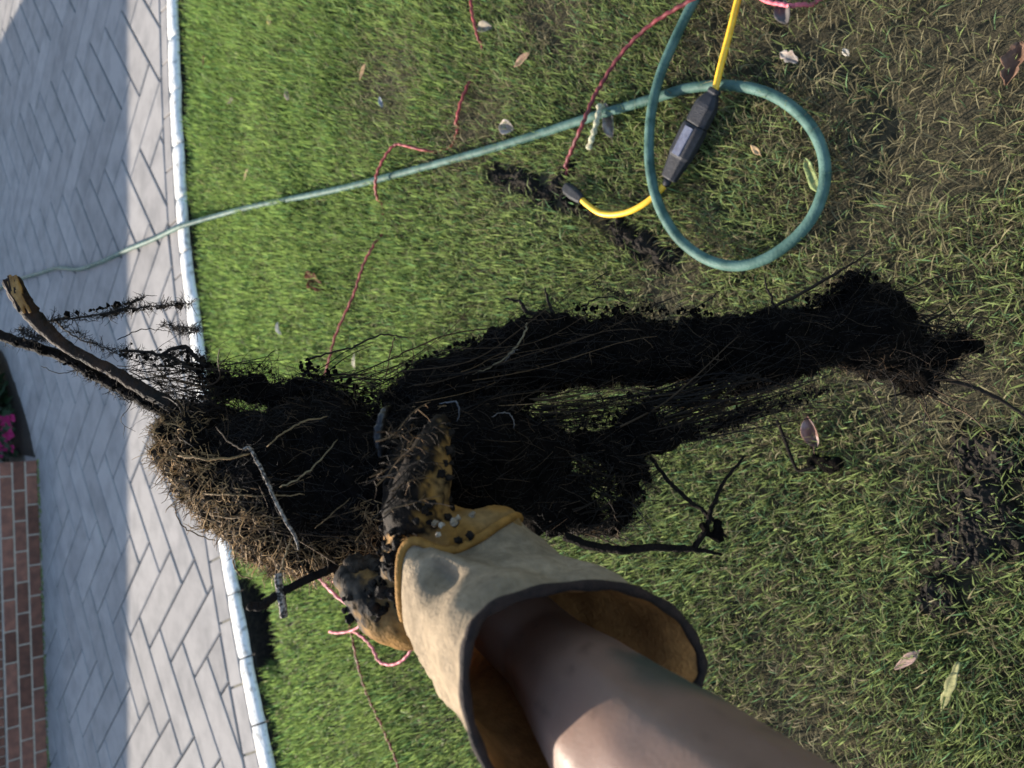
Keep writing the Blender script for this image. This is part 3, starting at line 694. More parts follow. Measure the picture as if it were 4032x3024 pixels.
# ------------------------------------------------------------------ the root clump held in the glove
ZA = .60
root = thing('root_clump', P(1500, 1800, ZA), 'big dark soil clotted root clump held up by the gloved hand', 'roots')
POLY = [
 (dict(z=.615, rmax=250, n=340), [(700, 1580), (650, 1640), (625, 1700), (640, 1790), (690, 1900), (790, 2020), (900, 2115), (1010, 2205), (1150, 2255), (1300, 2245), (1450, 2225), (1560, 2170), (1750, 2120), (1990, 2050), (2120, 2030), (2230, 2060), (2200, 1900), (2180, 1740), (2110, 1640), (2010, 1570), (1850, 1560), (1700, 1560), (1500, 1640), (1420, 1600), (1330, 1560), (1230, 1560), (1100, 1620), (950, 1640), (820, 1600)]),
 (dict(z=.635, rmax=26, n=260), [(760, 1500), (840, 1490), (900, 1440), (960, 1470), (1040, 1440), (1110, 1500), (1230, 1475), (1310, 1520), (1400, 1570), (1480, 1640), (1400, 1700), (1200, 1680), (1100, 1640), (1010, 1590), (920, 1560), (860, 1600), (800, 1590), (850, 1540)]),
 (dict(z=.635, rmax=190, n=420), [(1480, 1640), (1500, 1560), (1640, 1425), (1800, 1355), (1950, 1320), (2050, 1270), (2150, 1245), (2300, 1255), (2450, 1250), (2600, 1275), (2750, 1265), (2900, 1270), (3020, 1225), (3180, 1210), (3270, 1180), (3310, 1110), (3380, 1065), (3440, 1090), (3530, 1190), (3590, 1265), (3640, 1330), (3800, 1308), (3850, 1358), (3770, 1425), (3680, 1475), (3540, 1465), (3260, 1440), (3050, 1478), (2850, 1500), (2650, 1500), (2400, 1510), (2150, 1530), (2050, 1600), (1900, 1680), (1650, 1700)]),
 (dict(z=.60, rmax=80, n=260), [(2040, 1640), (2150, 1670), (2250, 1680), (2420, 1660), (2480, 1610), (2560, 1600), (2610, 1640), (2590, 1710), (2520, 1770), (2500, 1830), (2560, 1880), (2550, 1930), (2470, 1950), (2440, 1920), (2400, 1840), (2330, 1800), (2270, 1790), (2230, 1800), (2250, 1870), (2300, 1890), (2330, 1960), (2380, 1990), (2350, 2060), (2290, 2100), (2180, 2095), (2060, 2060), (1950, 2000), (1900, 1800)]),
 (dict(z=.60, rmax=36, n=110), [(2480, 1780), (2620, 1700), (2800, 1670), (2960, 1600), (3130, 1560), (3250, 1520), (3260, 1545), (3130, 1590), (2980, 1640), (2830, 1705), (2640, 1745), (2500, 1810)]),
 (dict(z=.64, rmax=34, n=70), [(2560, 1570), (2700, 1560), (2850, 1540), (3000, 1500), (3150, 1440), (3170, 1470), (3010, 1535), (2860, 1575), (2700, 1600), (2580, 1610)]),
 (dict(z=.65, rmax=60, n=70), [(3480, 1420), (3600, 1440), (3660, 1470), (3690, 1540), (3620, 1560), (3540, 1520)]),
 (dict(z=.60, rmax=40, n=60), [(2380, 2000), (2440, 1960), (2500, 1960), (2490, 2040), (2420, 2100), (2330, 2105), (2350, 2080), (2430, 2040)]),
]
cen = []; rad = []
for prm, poly in POLY:
    pp = np.array(poly, float); lo, hi = pp.min(0), pp.max(0); got = 0
    while got < prm['n']:
        q = rng.uniform(lo, hi, (400, 2)); q = q[in_poly(q, poly)]; d = dist_poly(q, poly)
        for (x, y), dd in zip(q, d):
            if got >= prm['n']: break
            r = min(dd*rng.uniform(.7, 1.05), prm['rmax'])*(rng.uniform(.5, 1) if prm['rmax'] < 30 else 1)
            if r < 9: continue
            Z = prm['z']+rng.normal(0, .006)
            cen.append(P(x, y, Z)); rad.append(r*Z/FPX); got += 1
for poly, z_, n_ in ((POLY[2][1][3:21], .635, 120), (POLY[2][1][21:33], .635, 70), (POLY[3][1], .60, 70), (POLY[0][1][:14], .615, 50)):
    pp = np.array(poly, float); seg = np.linalg.norm(np.diff(pp, axis=0), axis=1)
    for _ in range(n_):
        i = rng.choice(len(seg), p=seg/seg.sum()); q = pp[i]+(pp[i+1]-pp[i])*rng.random()+rng.normal(0, 9, 2); cen.append(P(q[0], q[1], z_+rng.normal(0, .01))); rad.append(rng.uniform(9, 30)*rng.random()**.5*z_/FPX+.001)
tail = [(3450, 1150), (3560, 1210), (3650, 1290), (3790, 1300), (3830, 1360), (3740, 1430), (3730, 1540), (3580, 1570), (3480, 1450)]
q = rng.uniform((3440, 1150), (3840, 1580), (400, 2)); q = q[in_poly(q, tail)][:70]
for x, y in q: cen.append(P(x, y, .65+rng.normal(0, .008))); rad.append(rng.uniform(6, 26)*rng.random()**.6*.65/FPX+.0012)
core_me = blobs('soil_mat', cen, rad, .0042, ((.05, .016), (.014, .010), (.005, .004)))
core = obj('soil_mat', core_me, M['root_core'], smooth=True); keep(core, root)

# soil clots that make the outline ragged
def clots():
    bm_ = bmesh.new(); bmesh.ops.create_icosphere(bm_, subdivisions=1, radius=1); iv = np.array([v.co for v in bm_.verts]); bm_.verts.index_update(); if_ = np.array([[v.index for v in f.verts] for f in bm_.faces]); bm_.free()
    C = []; R = []
    for prm, poly in POLY:
        pp = np.array(poly, float)
        for i in range(len(pp)):
            a, b = pp[i-1], pp[i]; n = int(np.linalg.norm(b-a)/7)
            for _ in range(n):
                q = a+(b-a)*rng.random()+rng.normal(0, 8, 2); Z = prm['z']+rng.normal(0, .008); C.append(P(q[0], q[1], Z)); R.append(rng.uniform(3, 12)*(rng.random()**.6)*(.45 if prm['rmax'] < 41 else .8)*Z/FPX+.0005)
    free_ = [((480, 1380), (830, 1480), 70, 26), ((640, 1390), (860, 1480), 60, 22), ((700, 1370), (930, 1500), 60, 24), ((190, 1265), (560, 1180), 40, 7), ((400, 1240), (750, 1195), 40, 7), ((330, 1460), (700, 1640), 110, 22), ((60, 1340), (400, 1480), 50, 14), ((2050, 1600), (2450, 1650), 60, 30), ((2450, 1560), (3150, 1500), 110, 22), ((2300, 1880), (2540, 1960), 70, 40), ((1420, 1560), (1500, 1640), 50, 40), ((3180, 1200), (3400, 1100), 70, 36), ((2250, 1215), (2800, 1230), 110, 20), ((1200, 1440), (1480, 1600), 90, 40)]
    for a, b, n, sp in free_:
        a = np.array(a, float); b = np.array(b, float)
        for _ in range(n):
            q = a+(b-a)*rng.random()+rng.normal(0, sp*.5, 2); Z = .625+rng.normal(0, .006); C.append(P(q[0], q[1], Z)); R.append(rng.uniform(2, 10)*rng.random()**.7*Z/FPX+.0005)
    C = np.array([tuple(c) for c in C]); R = np.array(R); n = len(C)
    V = np.empty((n, len(iv), 3))
    for i in range(n): V[i] = iv*(1+.5*rng.uniform(-1, 1, (len(iv), 1)))*R[i]*rng.uniform(.6, 1.5, 3)+C[i]
    F = (if_[None]+(np.arange(n)*len(iv))[:, None, None]).reshape(-1, 3)
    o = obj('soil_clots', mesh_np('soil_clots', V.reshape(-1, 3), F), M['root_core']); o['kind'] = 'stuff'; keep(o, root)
clots()

# woody roots
def strand(pts, r, col, name='root_strand', n=6, m=None, wob=.0004, sub=6):
    """pts: (x, y, Z) photo points; r: radii (m) at the points"""
    pts = [(x, y, Z-.022 if (Z < .6 and x < 1450) else Z) for x, y, Z in pts]
    p = spline([P(*q) for q in pts], sub); rr = interp(list(r) if hasattr(r, '__len__') else [r]*len(pts), sub)
    for i, q in enumerate(p):
        if 0 < i < len(p)-1: q += Vector(np.random.default_rng(abs(i*7+int(pts[0][0])*3+int(pts[0][1]))).normal(0, wob, 3))
    tw_ = 1 if m else .4
    if not m: col = tuple(c*(.75 if max(col) < .2 else .5) for c in col); rr[0] *= .5; rr[-1] *= .4
    mb = MB(); mb.tube(p, [a*tw_*(1+.05*math.sin(i*2.3)) for i, a in enumerate(rr)], n, col=col)
    o = mb.build(name, m or M['strand']); keep(o, root); return o
mr = strand([(45, 1105, .60), (90, 1190, .60), (150, 1265, .603), (235, 1345, .606), (330, 1405, .61), (450, 1465, .612), (580, 1545, .615), (720, 1620, .62), (900, 1720, .63)], [.0070, .0072, .0064, .0050, .0047, .0050, .0055, .0062, .008], (.08, .045, .025), 'main_root', 12, M['bark'], .0003)
# splintered pale end of the main root
for k in range(11):
    a = P(95+random.uniform(-25, 25), 1225+random.uniform(-30, 20), .5925); b = P(22+random.uniform(-8, 38), 1105+random.uniform(-24, 26), .592)
    o = MB().tube([a, a.lerp(b, .6), b], [.001, .0026, .0010], 5).build('splinter', M['wood'] if k % 3 else M['bark']); keep(o, root)
strand([(-60, 1290, .63), (30, 1335, .63), (130, 1365, .63), (260, 1410, .63), (400, 1490, .63), (560, 1570, .63), (700, 1640, .63)], [.0045, .0044, .0046, .0044, .005, .006, .007], (.03, .02, .013), 'side_root', 9, M['bark_dark'])
BK = (.016, .011, .008); BR = (.09, .05, .022); TN = (.22, .14, .06); GY = (.26, .23, .21)
for pts, r, c in [
 ([(190, 1265, .61), (300, 1250, .612), (420, 1235, .615), (500, 1210, .618), (560, 1170, .62), (620, 1165, .62)], [.0022, .0022, .0018, .0014, .001, .0006], BK),
 ([(400, 1240, .615), (520, 1215, .617), (620, 1205, .618), (700, 1200, .62), (750, 1195, .62)], [.002, .0018, .0014, .001, .0006], BK),
 ([(210, 1260, .61), (300, 1330, .615), (400, 1365, .618), (500, 1410, .62), (620, 1450, .62)], [.0016, .0014, .0012, .001, .0008], BK),
 ([(460, 1340, .62), (520, 1310, .62), (600, 1295, .62), (680, 1310, .62)], [.001, .0012, .001, .0006], BK),
 ([(480, 1380, .62), (600, 1390, .62), (700, 1420, .62), (800, 1480, .62)], [.003, .0035, .004, .004], BK),
 ([(640, 1390, .62), (720, 1365, .62), (770, 1400, .62), (830, 1470, .62)], [.004, .0045, .004, .003], BK),
 ([(730, 1370, .63), (780, 1420, .63), (830, 1440, .63), (920, 1500, .63)], [.003, .004, .004, .003], BK),
 ([(160, 1440, .63), (230, 1470, .63), (300, 1460, .63), (380, 1450, .63)], [.0007, .0009, .0008, .0006], BK),
 ([(1200, 1420, .64), (1300, 1390, .64), (1400, 1360, .64), (1500, 1318, .64), (1560, 1325, .64), (1620, 1330, .64)], [.003, .0022, .0022, .002, .0016, .001], (.03, .02, .012)),
 ([(1555, 1325, .64), (1535, 1400, .64), (1520, 1480, .64), (1505, 1520, .64)], [.0012, .0012, .001, .0008], BR),
 ([(1420, 1470, .64), (1520, 1420, .64), (1620, 1375, .64), (1740, 1325, .64), (1860, 1300, .64), (1990, 1285, .64)], [.0012, .0016, .0018, .0016, .0014, .001], BR),
 ([(1440, 1480, .63), (1410, 1530, .625), (1425, 1580, .62), (1460, 1610, .62)], [.0012, .0014, .0012, .001], TN),
 ([(1600, 1500, .63), (1625, 1430, .63), (1625, 1350, .635)], [.001, .001, .0008], BR),
 ([(2075, 1270, .60), (2065, 1310, .598), (2035, 1360, .596), (2000, 1400, .594), (1940, 1440, .592), (1860, 1475, .592)], [.0016, .002, .002, .0018, .0014, .001], (.34, .27, .16)),
 ([(2040, 1375, .594), (2010, 1395, .592), (1980, 1430, .592)], [.001, .001, .0008], GY),
 ([(1730, 1590, .565), (1790, 1580, .56), (1810, 1610, .56), (1800, 1660, .565)], [.0012, .0018, .0018, .001], (.2, .2, .21)),
 ([(1935, 1640, .57), (1980, 1625, .57), (2015, 1640, .57), (2025, 1690, .57)], [.0008, .0012, .0012, .0008], GY),
 ([(700, 1795, .585), (760, 1802, .575), (850, 1808, .572), (930, 1800, .57), (985, 1785, .57)], [.0018, .0022, .0022, .002, .0016], (.36, .22, .09)),
 ([(1050, 1760, .568), (1120, 1700, .566), (1200, 1660, .565), (1290, 1640, .565)], [.0012, .0016, .0016, .001], (.30, .20, .09)),
 ([(1100, 1920, .565), (1180, 1880, .562), (1260, 1810, .56), (1330, 1730, .56)], [.0016, .0016, .0014, .001], (.30, .22, .11)),
 ([(850, 1680, .58), (900, 1740, .575), (960, 1770, .57), (990, 1770, .57)], [.001, .0012, .0014, .0014], (.16, .11, .07)),
 ([(720, 1930, .60), (840, 1945, .59), (960, 1950, .58), (1080, 1950, .575), (1200, 1948, .57)], [.0014, .0018, .0018, .0016, .001], (.34, .22, .10)),
 ([(780, 2010, .60), (900, 2040, .59), (1020, 2030, .58), (1140, 2045, .575)], [.0012, .0016, .0014, .001], (.32, .21, .10)),
 ([(700, 1960, .615), (690, 2010, .615), (720, 2070, .615), (790, 2110, .615), (850, 2130, .61)], [.0008, .0012, .0014, .0014, .001], (.14, .09, .05)),
 ([(940, 2180, .61), (920, 2215, .61), (950, 2265, .61), (1000, 2280, .605)], [.0012, .0016, .0016, .001], (.32, .22, .10)),
 ([(1150, 2110, .575), (1130, 2170, .575), (1110, 2230, .575), (1095, 2270, .575)], [.0014, .0018, .0018, .0014], (.38, .27, .14)),
 ([(1240, 2080, .57), (1300, 2030, .567), (1380, 1960, .565)], [.0008, .0012, .0008], TN),
]:
    strand(pts, r, c)
strand([(960, 1765, .57), (985, 1765, .568), (1010, 1810, .566), (1045, 1880, .565), (1080, 1960, .565), (1125, 2050, .566), (1165, 2120, .568), (1175, 2165, .57)], [.0008, .0012, .0014, .0014, .0014, .0014, .0013, .0008], GY, 'grey_root', 8, M['grey_root'], .0002)
strand([(1095, 2260, .575), (1100, 2310, .57), (1110, 2360, .57), (1118, 2430, .57)], [.003, .0032, .0032, .003], GY, 'broken_twig', 8, M['grey_root'], .0002)
strand([(980, 2385, .568), (1030, 2385, .568), (1080, 2350, .57), (1150, 2310, .572), (1250, 2262, .58), (1330, 2230, .59)], [.0034, .0034, .0032, .0032, .0034, .0034], BK, 'broken_twig', 8, M['bark_dark'])
# dangling twigs right of the hand
strand([(2220, 2110, .57), (2330, 2150, .565), (2450, 2165, .56), (2560, 2155, .56), (2680, 2160, .56), (2760, 2165, .56), (2840, 2185, .56)], [.0036, .0036, .0034, .003, .0028, .0018, .001], BK, 'dangling_twig', 8, M['bark_dark'])
strand([(2735, 2155, .56), (2780, 2080, .56), (2800, 2000, .56), (2850, 1900, .565), (2930, 1795, .57)], [.0024, .0022, .0018, .0014, .001], BK, 'dangling_twig', 7, M['bark_dark'])
strand([(2560, 1800, .59), (2620, 1880, .58), (2700, 1960, .57), (2790, 2030, .562), (2860, 2115, .56)], [.0014, .0016, .0018, .0016, .001], BK, 'dangling_twig', 7, M['bark_dark'])
strand([(2625, 1998, .57), (2690, 1985, .57), (2770, 2005, .565)], [.0012, .0014, .0012], BR, 'dangling_twig', 6)
strand([(2500, 1960, .59), (2550, 1890, .59), (2600, 1850, .59), (2620, 1790, .59)], [.0014, .0014, .001, .0007], BK)
cl = [P(2775+random.uniform(-10, 60), 2085+random.uniform(-30, 40), .56) for _ in range(12)]
o = obj('soil_clod', blobs('soil_clod', cl, [random.uniform(.0018, .0038) for _ in cl], .0012, ((.006, .003),)), M['root_core'], smooth=True); keep(o, root)
# strands of the long arm
for pts, r, c in [
 ([(2900, 1300, .64), (3050, 1210, .64), (3200, 1130, .64), (3300, 1070, .64), (3400, 1010, .64), (3450, 980, .64)], [.004, .0042, .004, .0034, .002, .001], (.03, .02, .012)),
 ([(3060, 1230, .64), (3035, 1170, .64), (3015, 1120, .64), (3010, 1080, .64)], [.003, .003, .0022, .001], BK),
 ([(2680, 1240, .64), (2760, 1200, .64), (2830, 1150, .64), (2850, 1130, .64)], [.0016, .0014, .001, .0006], BK),
 ([(3620, 1480, .65), (3750, 1500, .66), (3870, 1540, .66), (3980, 1600, .67), (4060, 1660, .67)], [.006, .005, .0045, .004, .003], (.018, .013, .01)),
 ([(3600, 1300, .65), (3680, 1250, .65), (3740, 1215, .65)], [.004, .003, .0014], BK),
 ([(2120, 1240, .635), (2070, 1225, .635), (2050, 1190, .635), (2010, 1180, .635), (1990, 1172, .635)], [.005, .0045, .0035, .0025, .0012], BK),
 ([(2180, 1245, .635), (2160, 1190, .635), (2145, 1125, .635)], [.005, .003, .001], BK),
 ([(2300, 1240, .635), (2320, 1190, .635), (2400, 1170, .635), (2480, 1200, .635)], [.002, .0018, .0014, .001], BK),
 ([(2330, 1120, .635), (2360, 1090, .635), (2400, 1070, .635)], [.001, .0014, .001], BK),
 ([(2530, 1230, .635), (2600, 1190, .635), (2680, 1160, .635)], [.0012, .0012, .0007], BK),
 ([(2480, 1530, .62), (2700, 1540, .62), (2900, 1510, .62), (3100, 1470, .62)], [.0016, .0018, .0016, .001], (.05, .03, .016)),
 ([(2480, 1690, .60), (2700, 1640, .61), (2900, 1590, .62), (3060, 1550, .62)], [.0024, .0026, .002, .0012], (.06, .03, .015)),
 ([(2150, 1600, .61), (2230, 1580, .61), (2330, 1575, .61), (2450, 1560, .61)], [.0014, .0016, .0014, .001], BK),
 ([(2080, 1590, .61), (2150, 1630, .61), (2240, 1640, .61), (2300, 1620, .61)], [.0014, .0014, .0012, .001], (.10, .07, .03)),
 ([(2160, 1570, .61), (2190, 1620, .60), (2180, 1680, .60)], [.0014, .0018, .0014], (.08, .05, .025)),
 ([(2350, 1540, .61), (2380, 1600, .61), (2360, 1660, .61)], [.0018, .002, .0018], BK),
]:
    strand(pts, r, c)
# curved dark root catching a sky glint beside the finger
strand([(1535, 1600, .57), (1515, 1620, .562), (1498, 1670, .558), (1490, 1730, .558), (1500, 1800, .562)], [.0015, .0032, .004, .004, .002], BK, 'dark_root', 9, M['wet_root'], .0004)

# thousands of fine rootlets
def fibres():
    nV = len(core_me.vertices); co = np.empty(nV*3); core_me.vertices.foreach_get('co', co); co = co.reshape(-1, 3)
    no = np.empty(nV*3); core_me.vertices.foreach_get('normal', no); no = no.reshape(-1, 3)
    img_l = np.array(UPV); img_d = -np.array(RGT); toc = -np.array(FWD)
    V = []; F = []; Cc = []
    def add(p0, d0, L, r, col, segs, curl, drag, nrm=None):
        p = p0.copy(); d = d0/np.linalg.norm(d0); pts = [p.copy()]; st = L/segs
        cv = rng.normal(0, 1, 3)
        for k in range(segs):
            cv = cv*.6+rng.normal(0, 1, 3)*.8
            d = d+cv*curl+drag*.15; d /= np.linalg.norm(d); p = p+d*st; pts.append(p.copy())
        pts = np.array(pts)
        t = np.gradient(pts, axis=0); t /= np.linalg.norm(t, axis=1)[:, None]+1e-9
        s = np.cross(t, toc); s /= np.linalg.norm(s, axis=1)[:, None]+1e-9; q = np.cross(t, s)
        rr = r*np.linspace(1, .35, len(pts))[:, None]
        ring = np.stack([pts+s*rr, pts-s*rr*.5+q*rr*.87, pts-s*rr*.5-q*rr*.87], 1).reshape(-1, 3)
        V.append(ring); Cc.append(np.tile(col, (len(ring), 1)))
        n = len(pts)
        idx = np.arange(n-1)[:, None]*3
        quads = np.concatenate([idx+np.array([0, 1, 4, 3]), idx+np.array([1, 2, 5, 4]), idx+np.array([2, 0, 3, 5])], 0)
        F.append((quads, len(ring))); return pts, d
    sun = np.array(sdir)
    edgeL = POLY[0][1][:12]
    relA = co-np.array(CAM); ZA_ = relA@np.array(FWD); pA = np.stack([2016-(relA@np.array(UPV))/ZA_*FPX, 1512-(relA@np.array(RGT))/ZA_*FPX], 1)
    rim = np.where((dist_poly(pA, edgeL, False) < 230) & (pA[:, 0] < 1500))[0]
    pick = np.concatenate([rng.integers(0, nV, 14000), rng.choice(rim, 4500)])
    # photo coordinates of the start points
    rel = co[pick]-np.array(CAM); Z = rel@np.array(FWD); px = 2016-(rel@np.array(UPV))/Z*FPX; py = 1512-(rel@np.array(RGT))/Z*FPX
    dE = dist_poly(np.stack([px, py], 1), edgeL, False); nE = vnoise(np.stack([px/90, py/90], 1), 6)
    for i, vi in enumerate(pick):
        n = no[vi]; p = co[vi]; x, y = px[i], py[i]
        if n@np.array(FWD) > .75: continue
        lobeA = x < 1500 and y > 1640
        brown = lobeA and dE[i] < 170+110*nE[i]  # sunward edge of the lobe, where sunlight is painted into the fibres
        # flow: along the lobe towards the hand, along the arm to the right
        flow = (-img_l*1.0+img_d*(.15 if lobeA else -.12))
        tang = flow-n*(flow@n); tang = tang/(np.linalg.norm(tang)+1e-9)
        rnd = rng.normal(0, 1, 3); rnd -= n*(rnd@n)
        u = rng.random()
        if u < .62:      # lies on the mat
            sgn = 1 if rng.random() < .5 else -1
            d = tang*sgn+rnd*(.55 if lobeA else .4)+n*rng.uniform(.05, .35); L = rng.uniform(.008, .03)*(.7 if brown else 1.3); curl = .3 if brown else .16; drag = -n*(.15 if brown else .35)
        elif u < .9:     # sticks out, short
            d = n+rnd*.7+tang*rng.normal(0, .5); L = rng.uniform(.003, .012); curl = .3; drag = np.zeros(3)
        else:            # longer, loose
            d = n*.8+tang*rng.choice([-1, 1])*.9+rnd*.5; L = rng.uniform(.008, .022); curl = .3; drag = tang*.2
        g = rng.random()
        if brown: col = np.array([.045, .026, .013])*(1-g)+np.array([.52, .33, .15])*g**1.4  # golden tones paint the sunlit edge
        else: col = np.array([.005, .0035, .003])+np.array([.09, .055, .028])*g**7  # near black paints the shaded inside, a few paler as glints
        r = rng.uniform(.00016, .00036)*(1.7 if brown else 1)
        pts, dd = add(p-n*.001, d, L, r, col, 6, curl, drag)
        if u >= .62 and rng.random() < .55:
            for _ in range(2):
                k = rng.integers(1, 5); add(pts[k], dd+rng.normal(0, .9, 3), L*.4, r*.7, col, 3, .3, np.zeros(3))
    # feathery side rootlets on the free strands at the top end
    free = [[(190, 1265, .61), (420, 1235, .615), (560, 1170, .62)], [(400, 1240, .615), (620, 1205, .618), (750, 1195, .62)], [(210, 1260, .61), (400, 1365, .618), (620, 1450, .62)], [(30, 1335, .63), (260, 1410, .63), (560, 1570, .63)], [(235, 1345, .606), (580, 1545, .615), (720, 1620, .62)], [(480, 1380, .62), (700, 1420, .62), (900, 1490, .63)], [(640, 1400, .62), (760, 1390, .62), (860, 1470, .62)], [(300, 1450, .63), (450, 1540, .63), (640, 1640, .62)],
            [(80, 1300, .625), (140, 1330, .625), (200, 1320, .62)], [(650, 1280, .62), (720, 1300, .62), (780, 1300, .62)], [(2180, 1585, .61), (2300, 1600, .61), (2500, 1570, .61)], [(2480, 1600, .615), (2800, 1590, .615), (3150, 1500, .62)], [(2480, 1560, .62), (2800, 1540, .62), (3100, 1490, .62)], [(2250, 1830, .6), (2330, 1860, .6), (2400, 1900, .6)], [(2380, 1860, .6), (2440, 1900, .6), (2500, 1990, .6)], [(2350, 1130, .635), (2450, 1160, .635), (2600, 1210, .635)], [(2250, 2080, .58), (2330, 2080, .58), (2420, 2060, .58)], [(1450, 1500, .63), (1500, 1560, .62), (1420, 1620, .62)], [(3200, 1180, .64), (3280, 1180, .64), (3340, 1150, .64)]]
    for k, pts_ in enumerate(free):
        sp = spline([P(*q) for q in pts_], 8)
        for _ in range(230 if k < 10 else 150):
            q = np.array(sp[rng.integers(0, len(sp))])+rng.normal(0, .0012, 3)
            d = rng.normal(0, 1, 3); d[:] = d-(d@np.array(FWD))*.5*np.array(FWD)
            g = rng.random(); col = np.array([.010, .007, .006])+np.array([.06, .04, .02])*g**4
            L = rng.uniform(.002, .011); pp, dd = add(q, d, L, rng.uniform(.0002, .00042), col, 4, .42, np.zeros(3))
            if rng.random() < .6: add(pp[2], dd+rng.normal(0, .9, 3), L*.5, .00022, col, 3, .3, np.zeros(3))
    # fuzz all along the outlines
    for prm, poly in POLY:
        pp = np.array(poly, float); ctr = pp.mean(0)
        for i in range(len(pp)):
            a, b = pp[i-1], pp[i]; n = int(np.linalg.norm(b-a)/2.6); e = (b-a)/(np.linalg.norm(b-a)+1e-9); out = np.array([e[1], -e[0]])
            if not in_poly((((a+b)/2-out*6)[None]), poly)[0]: out = -out
            for _ in range(n):
                q = a+(b-a)*rng.random()-out*rng.uniform(0, 14); Z = prm['z']+rng.normal(0, .008); p0 = np.array(P(q[0], q[1], Z))
                d2 = out*rng.uniform(.2, 1)+e*rng.normal(0, .9); d = -img_l*(-d2[0])*-1+img_d*d2[1]+toc*rng.normal(0, .4)
                d = -img_l*d2[0]+img_d*d2[1]+toc*rng.normal(0, .4)
                g = rng.random(); col = np.array([.006, .0045, .0035])+np.array([.09, .055, .025])*g**6; L = .003+.018*rng.random()**2.2
                pts, dd = add(p0, d, L, rng.uniform(.00018, .0004), col, 5, .32, np.zeros(3))
                if rng.random() < .5: add(pts[2], dd+rng.normal(0, .9, 3), L*.45, .0002, col, 3, .3, np.zeros(3))
    def wisps(n, x0, y0, x1, y1, Z0, r0, r1, bright=.1, curl=.05):
        """long thin roots running from one zone to another; each zone (lo, hi) in photo points"""
        for _ in range(n):
            t = rng.random(); a = P(rng.uniform(*x0), y0[0]+(y0[1]-y0[0])*np.clip(t+rng.normal(0, .12), 0, 1), Z0+rng.normal(0, .01)); b = P(rng.uniform(*x1), y1[0]+(y1[1]-y1[0])*np.clip(t+rng.normal(0, .12), 0, 1), Z0+.01+rng.normal(0, .012))
            a = np.array(a); b = np.array(b); L = np.linalg.norm(b-a); g = rng.random()
            col = np.array([.008, .0055, .004])+np.array([.14, .085, .04])*bright*4*g**5; r = rng.uniform(r0, r1)
            pts, dd = add(a, b-a, L, r, col, 14, curl, (b-a)/L*.35)
            for _ in range(7):
                k = rng.integers(1, 14); add(pts[k], dd+rng.normal(0, .9, 3), rng.uniform(.003, .014), r*.5, col, 3, .35, np.zeros(3))
    wisps(70, (2420, 2600), (1545, 1790), (2850, 3300), (1450, 1580), .61, .0005, .0013)
    wisps(40, (2060, 2150), (1570, 1680), (2420, 2600), (1540, 1680), .605, .0004, .0010, .25)
    wisps(40, (1150, 1350), (1470, 1600), (1480, 1650), (1450, 1680), .63, .0004, .0010, .2, .08)
    wisps(8, (1400, 1500), (1490, 1560), (1800, 2000), (1340, 1400), .635, .0004, .0009, .3, .05)
    wisps(40, (2200, 2320), (1780, 1900), (2450, 2600), (1800, 2020), .60, .0004, .0011, .15, .12)
    wisps(30, (2250, 2350), (2000, 2110), (2420, 2560), (1930, 2050), .59, .0004, .0011, .15, .12)
    wisps(40, (600, 800), (1440, 1640), (950, 1150), (1480, 1680), .63, .0005, .0012, .1, .1)
    wisps(46, (450, 650), (1440, 1560), (700, 950), (1500, 1680), .625, .0003, .0007, .15, .2)
    wisps(26, (3250, 3450), (1110, 1420), (3600, 3830), (1250, 1560), .645, .0006, .0016, .1, .1)
    wisps(16, (2300, 3000), (1250, 1300), (2600, 3250), (1220, 1280), .635, .0004, .0009, .1, .05)
    wisps(36, (880, 1080), (1880, 2090), (1280, 1520), (1880, 2140), .565, .0003, .0007, .9, .05)
    wisps(30, (1550, 2000), (1380, 1640), (2000, 2600), (1300, 1500), .585, .0003, .0007, .5, .06)
    wisps(22, (1450, 1560), (1700, 2060), (1640, 1760), (1660, 1900), .462, .0003, .0008, .3, .1)
    wisps(26, (3500, 3640), (1250, 1560), (3760, 3900), (1300, 1640), .65, .0005, .0014, .1, .12)
    off_ = 0; FF = []
    for q, n in F: FF.append(q+off_); off_ += n
    Va = np.concatenate(V).astype(np.float32); Fa = np.concatenate(FF).astype(np.int32); Ca = np.ones((len(Va), 4), np.float32); Ca[:, :3] = np.concatenate(Cc)
    me = bpy.data.meshes.new('rootlets'); me.vertices.add(len(Va)); me.vertices.foreach_set('co', Va.ravel())
    me.loops.add(Fa.size); me.loops.foreach_set('vertex_index', Fa.ravel()); me.polygons.add(len(Fa)); me.polygons.foreach_set('loop_start', np.arange(len(Fa), dtype=np.int32)*4); me.update(calc_edges=True)
    a = me.color_attributes.new('col', 'FLOAT_COLOR', 'POINT'); a.data.foreach_set('color', Ca.ravel())
    o = obj('rootlets', me, M['fiber']); o['kind'] = 'stuff'; keep(o, root); print('fibre quads', len(Fa))
fibres()

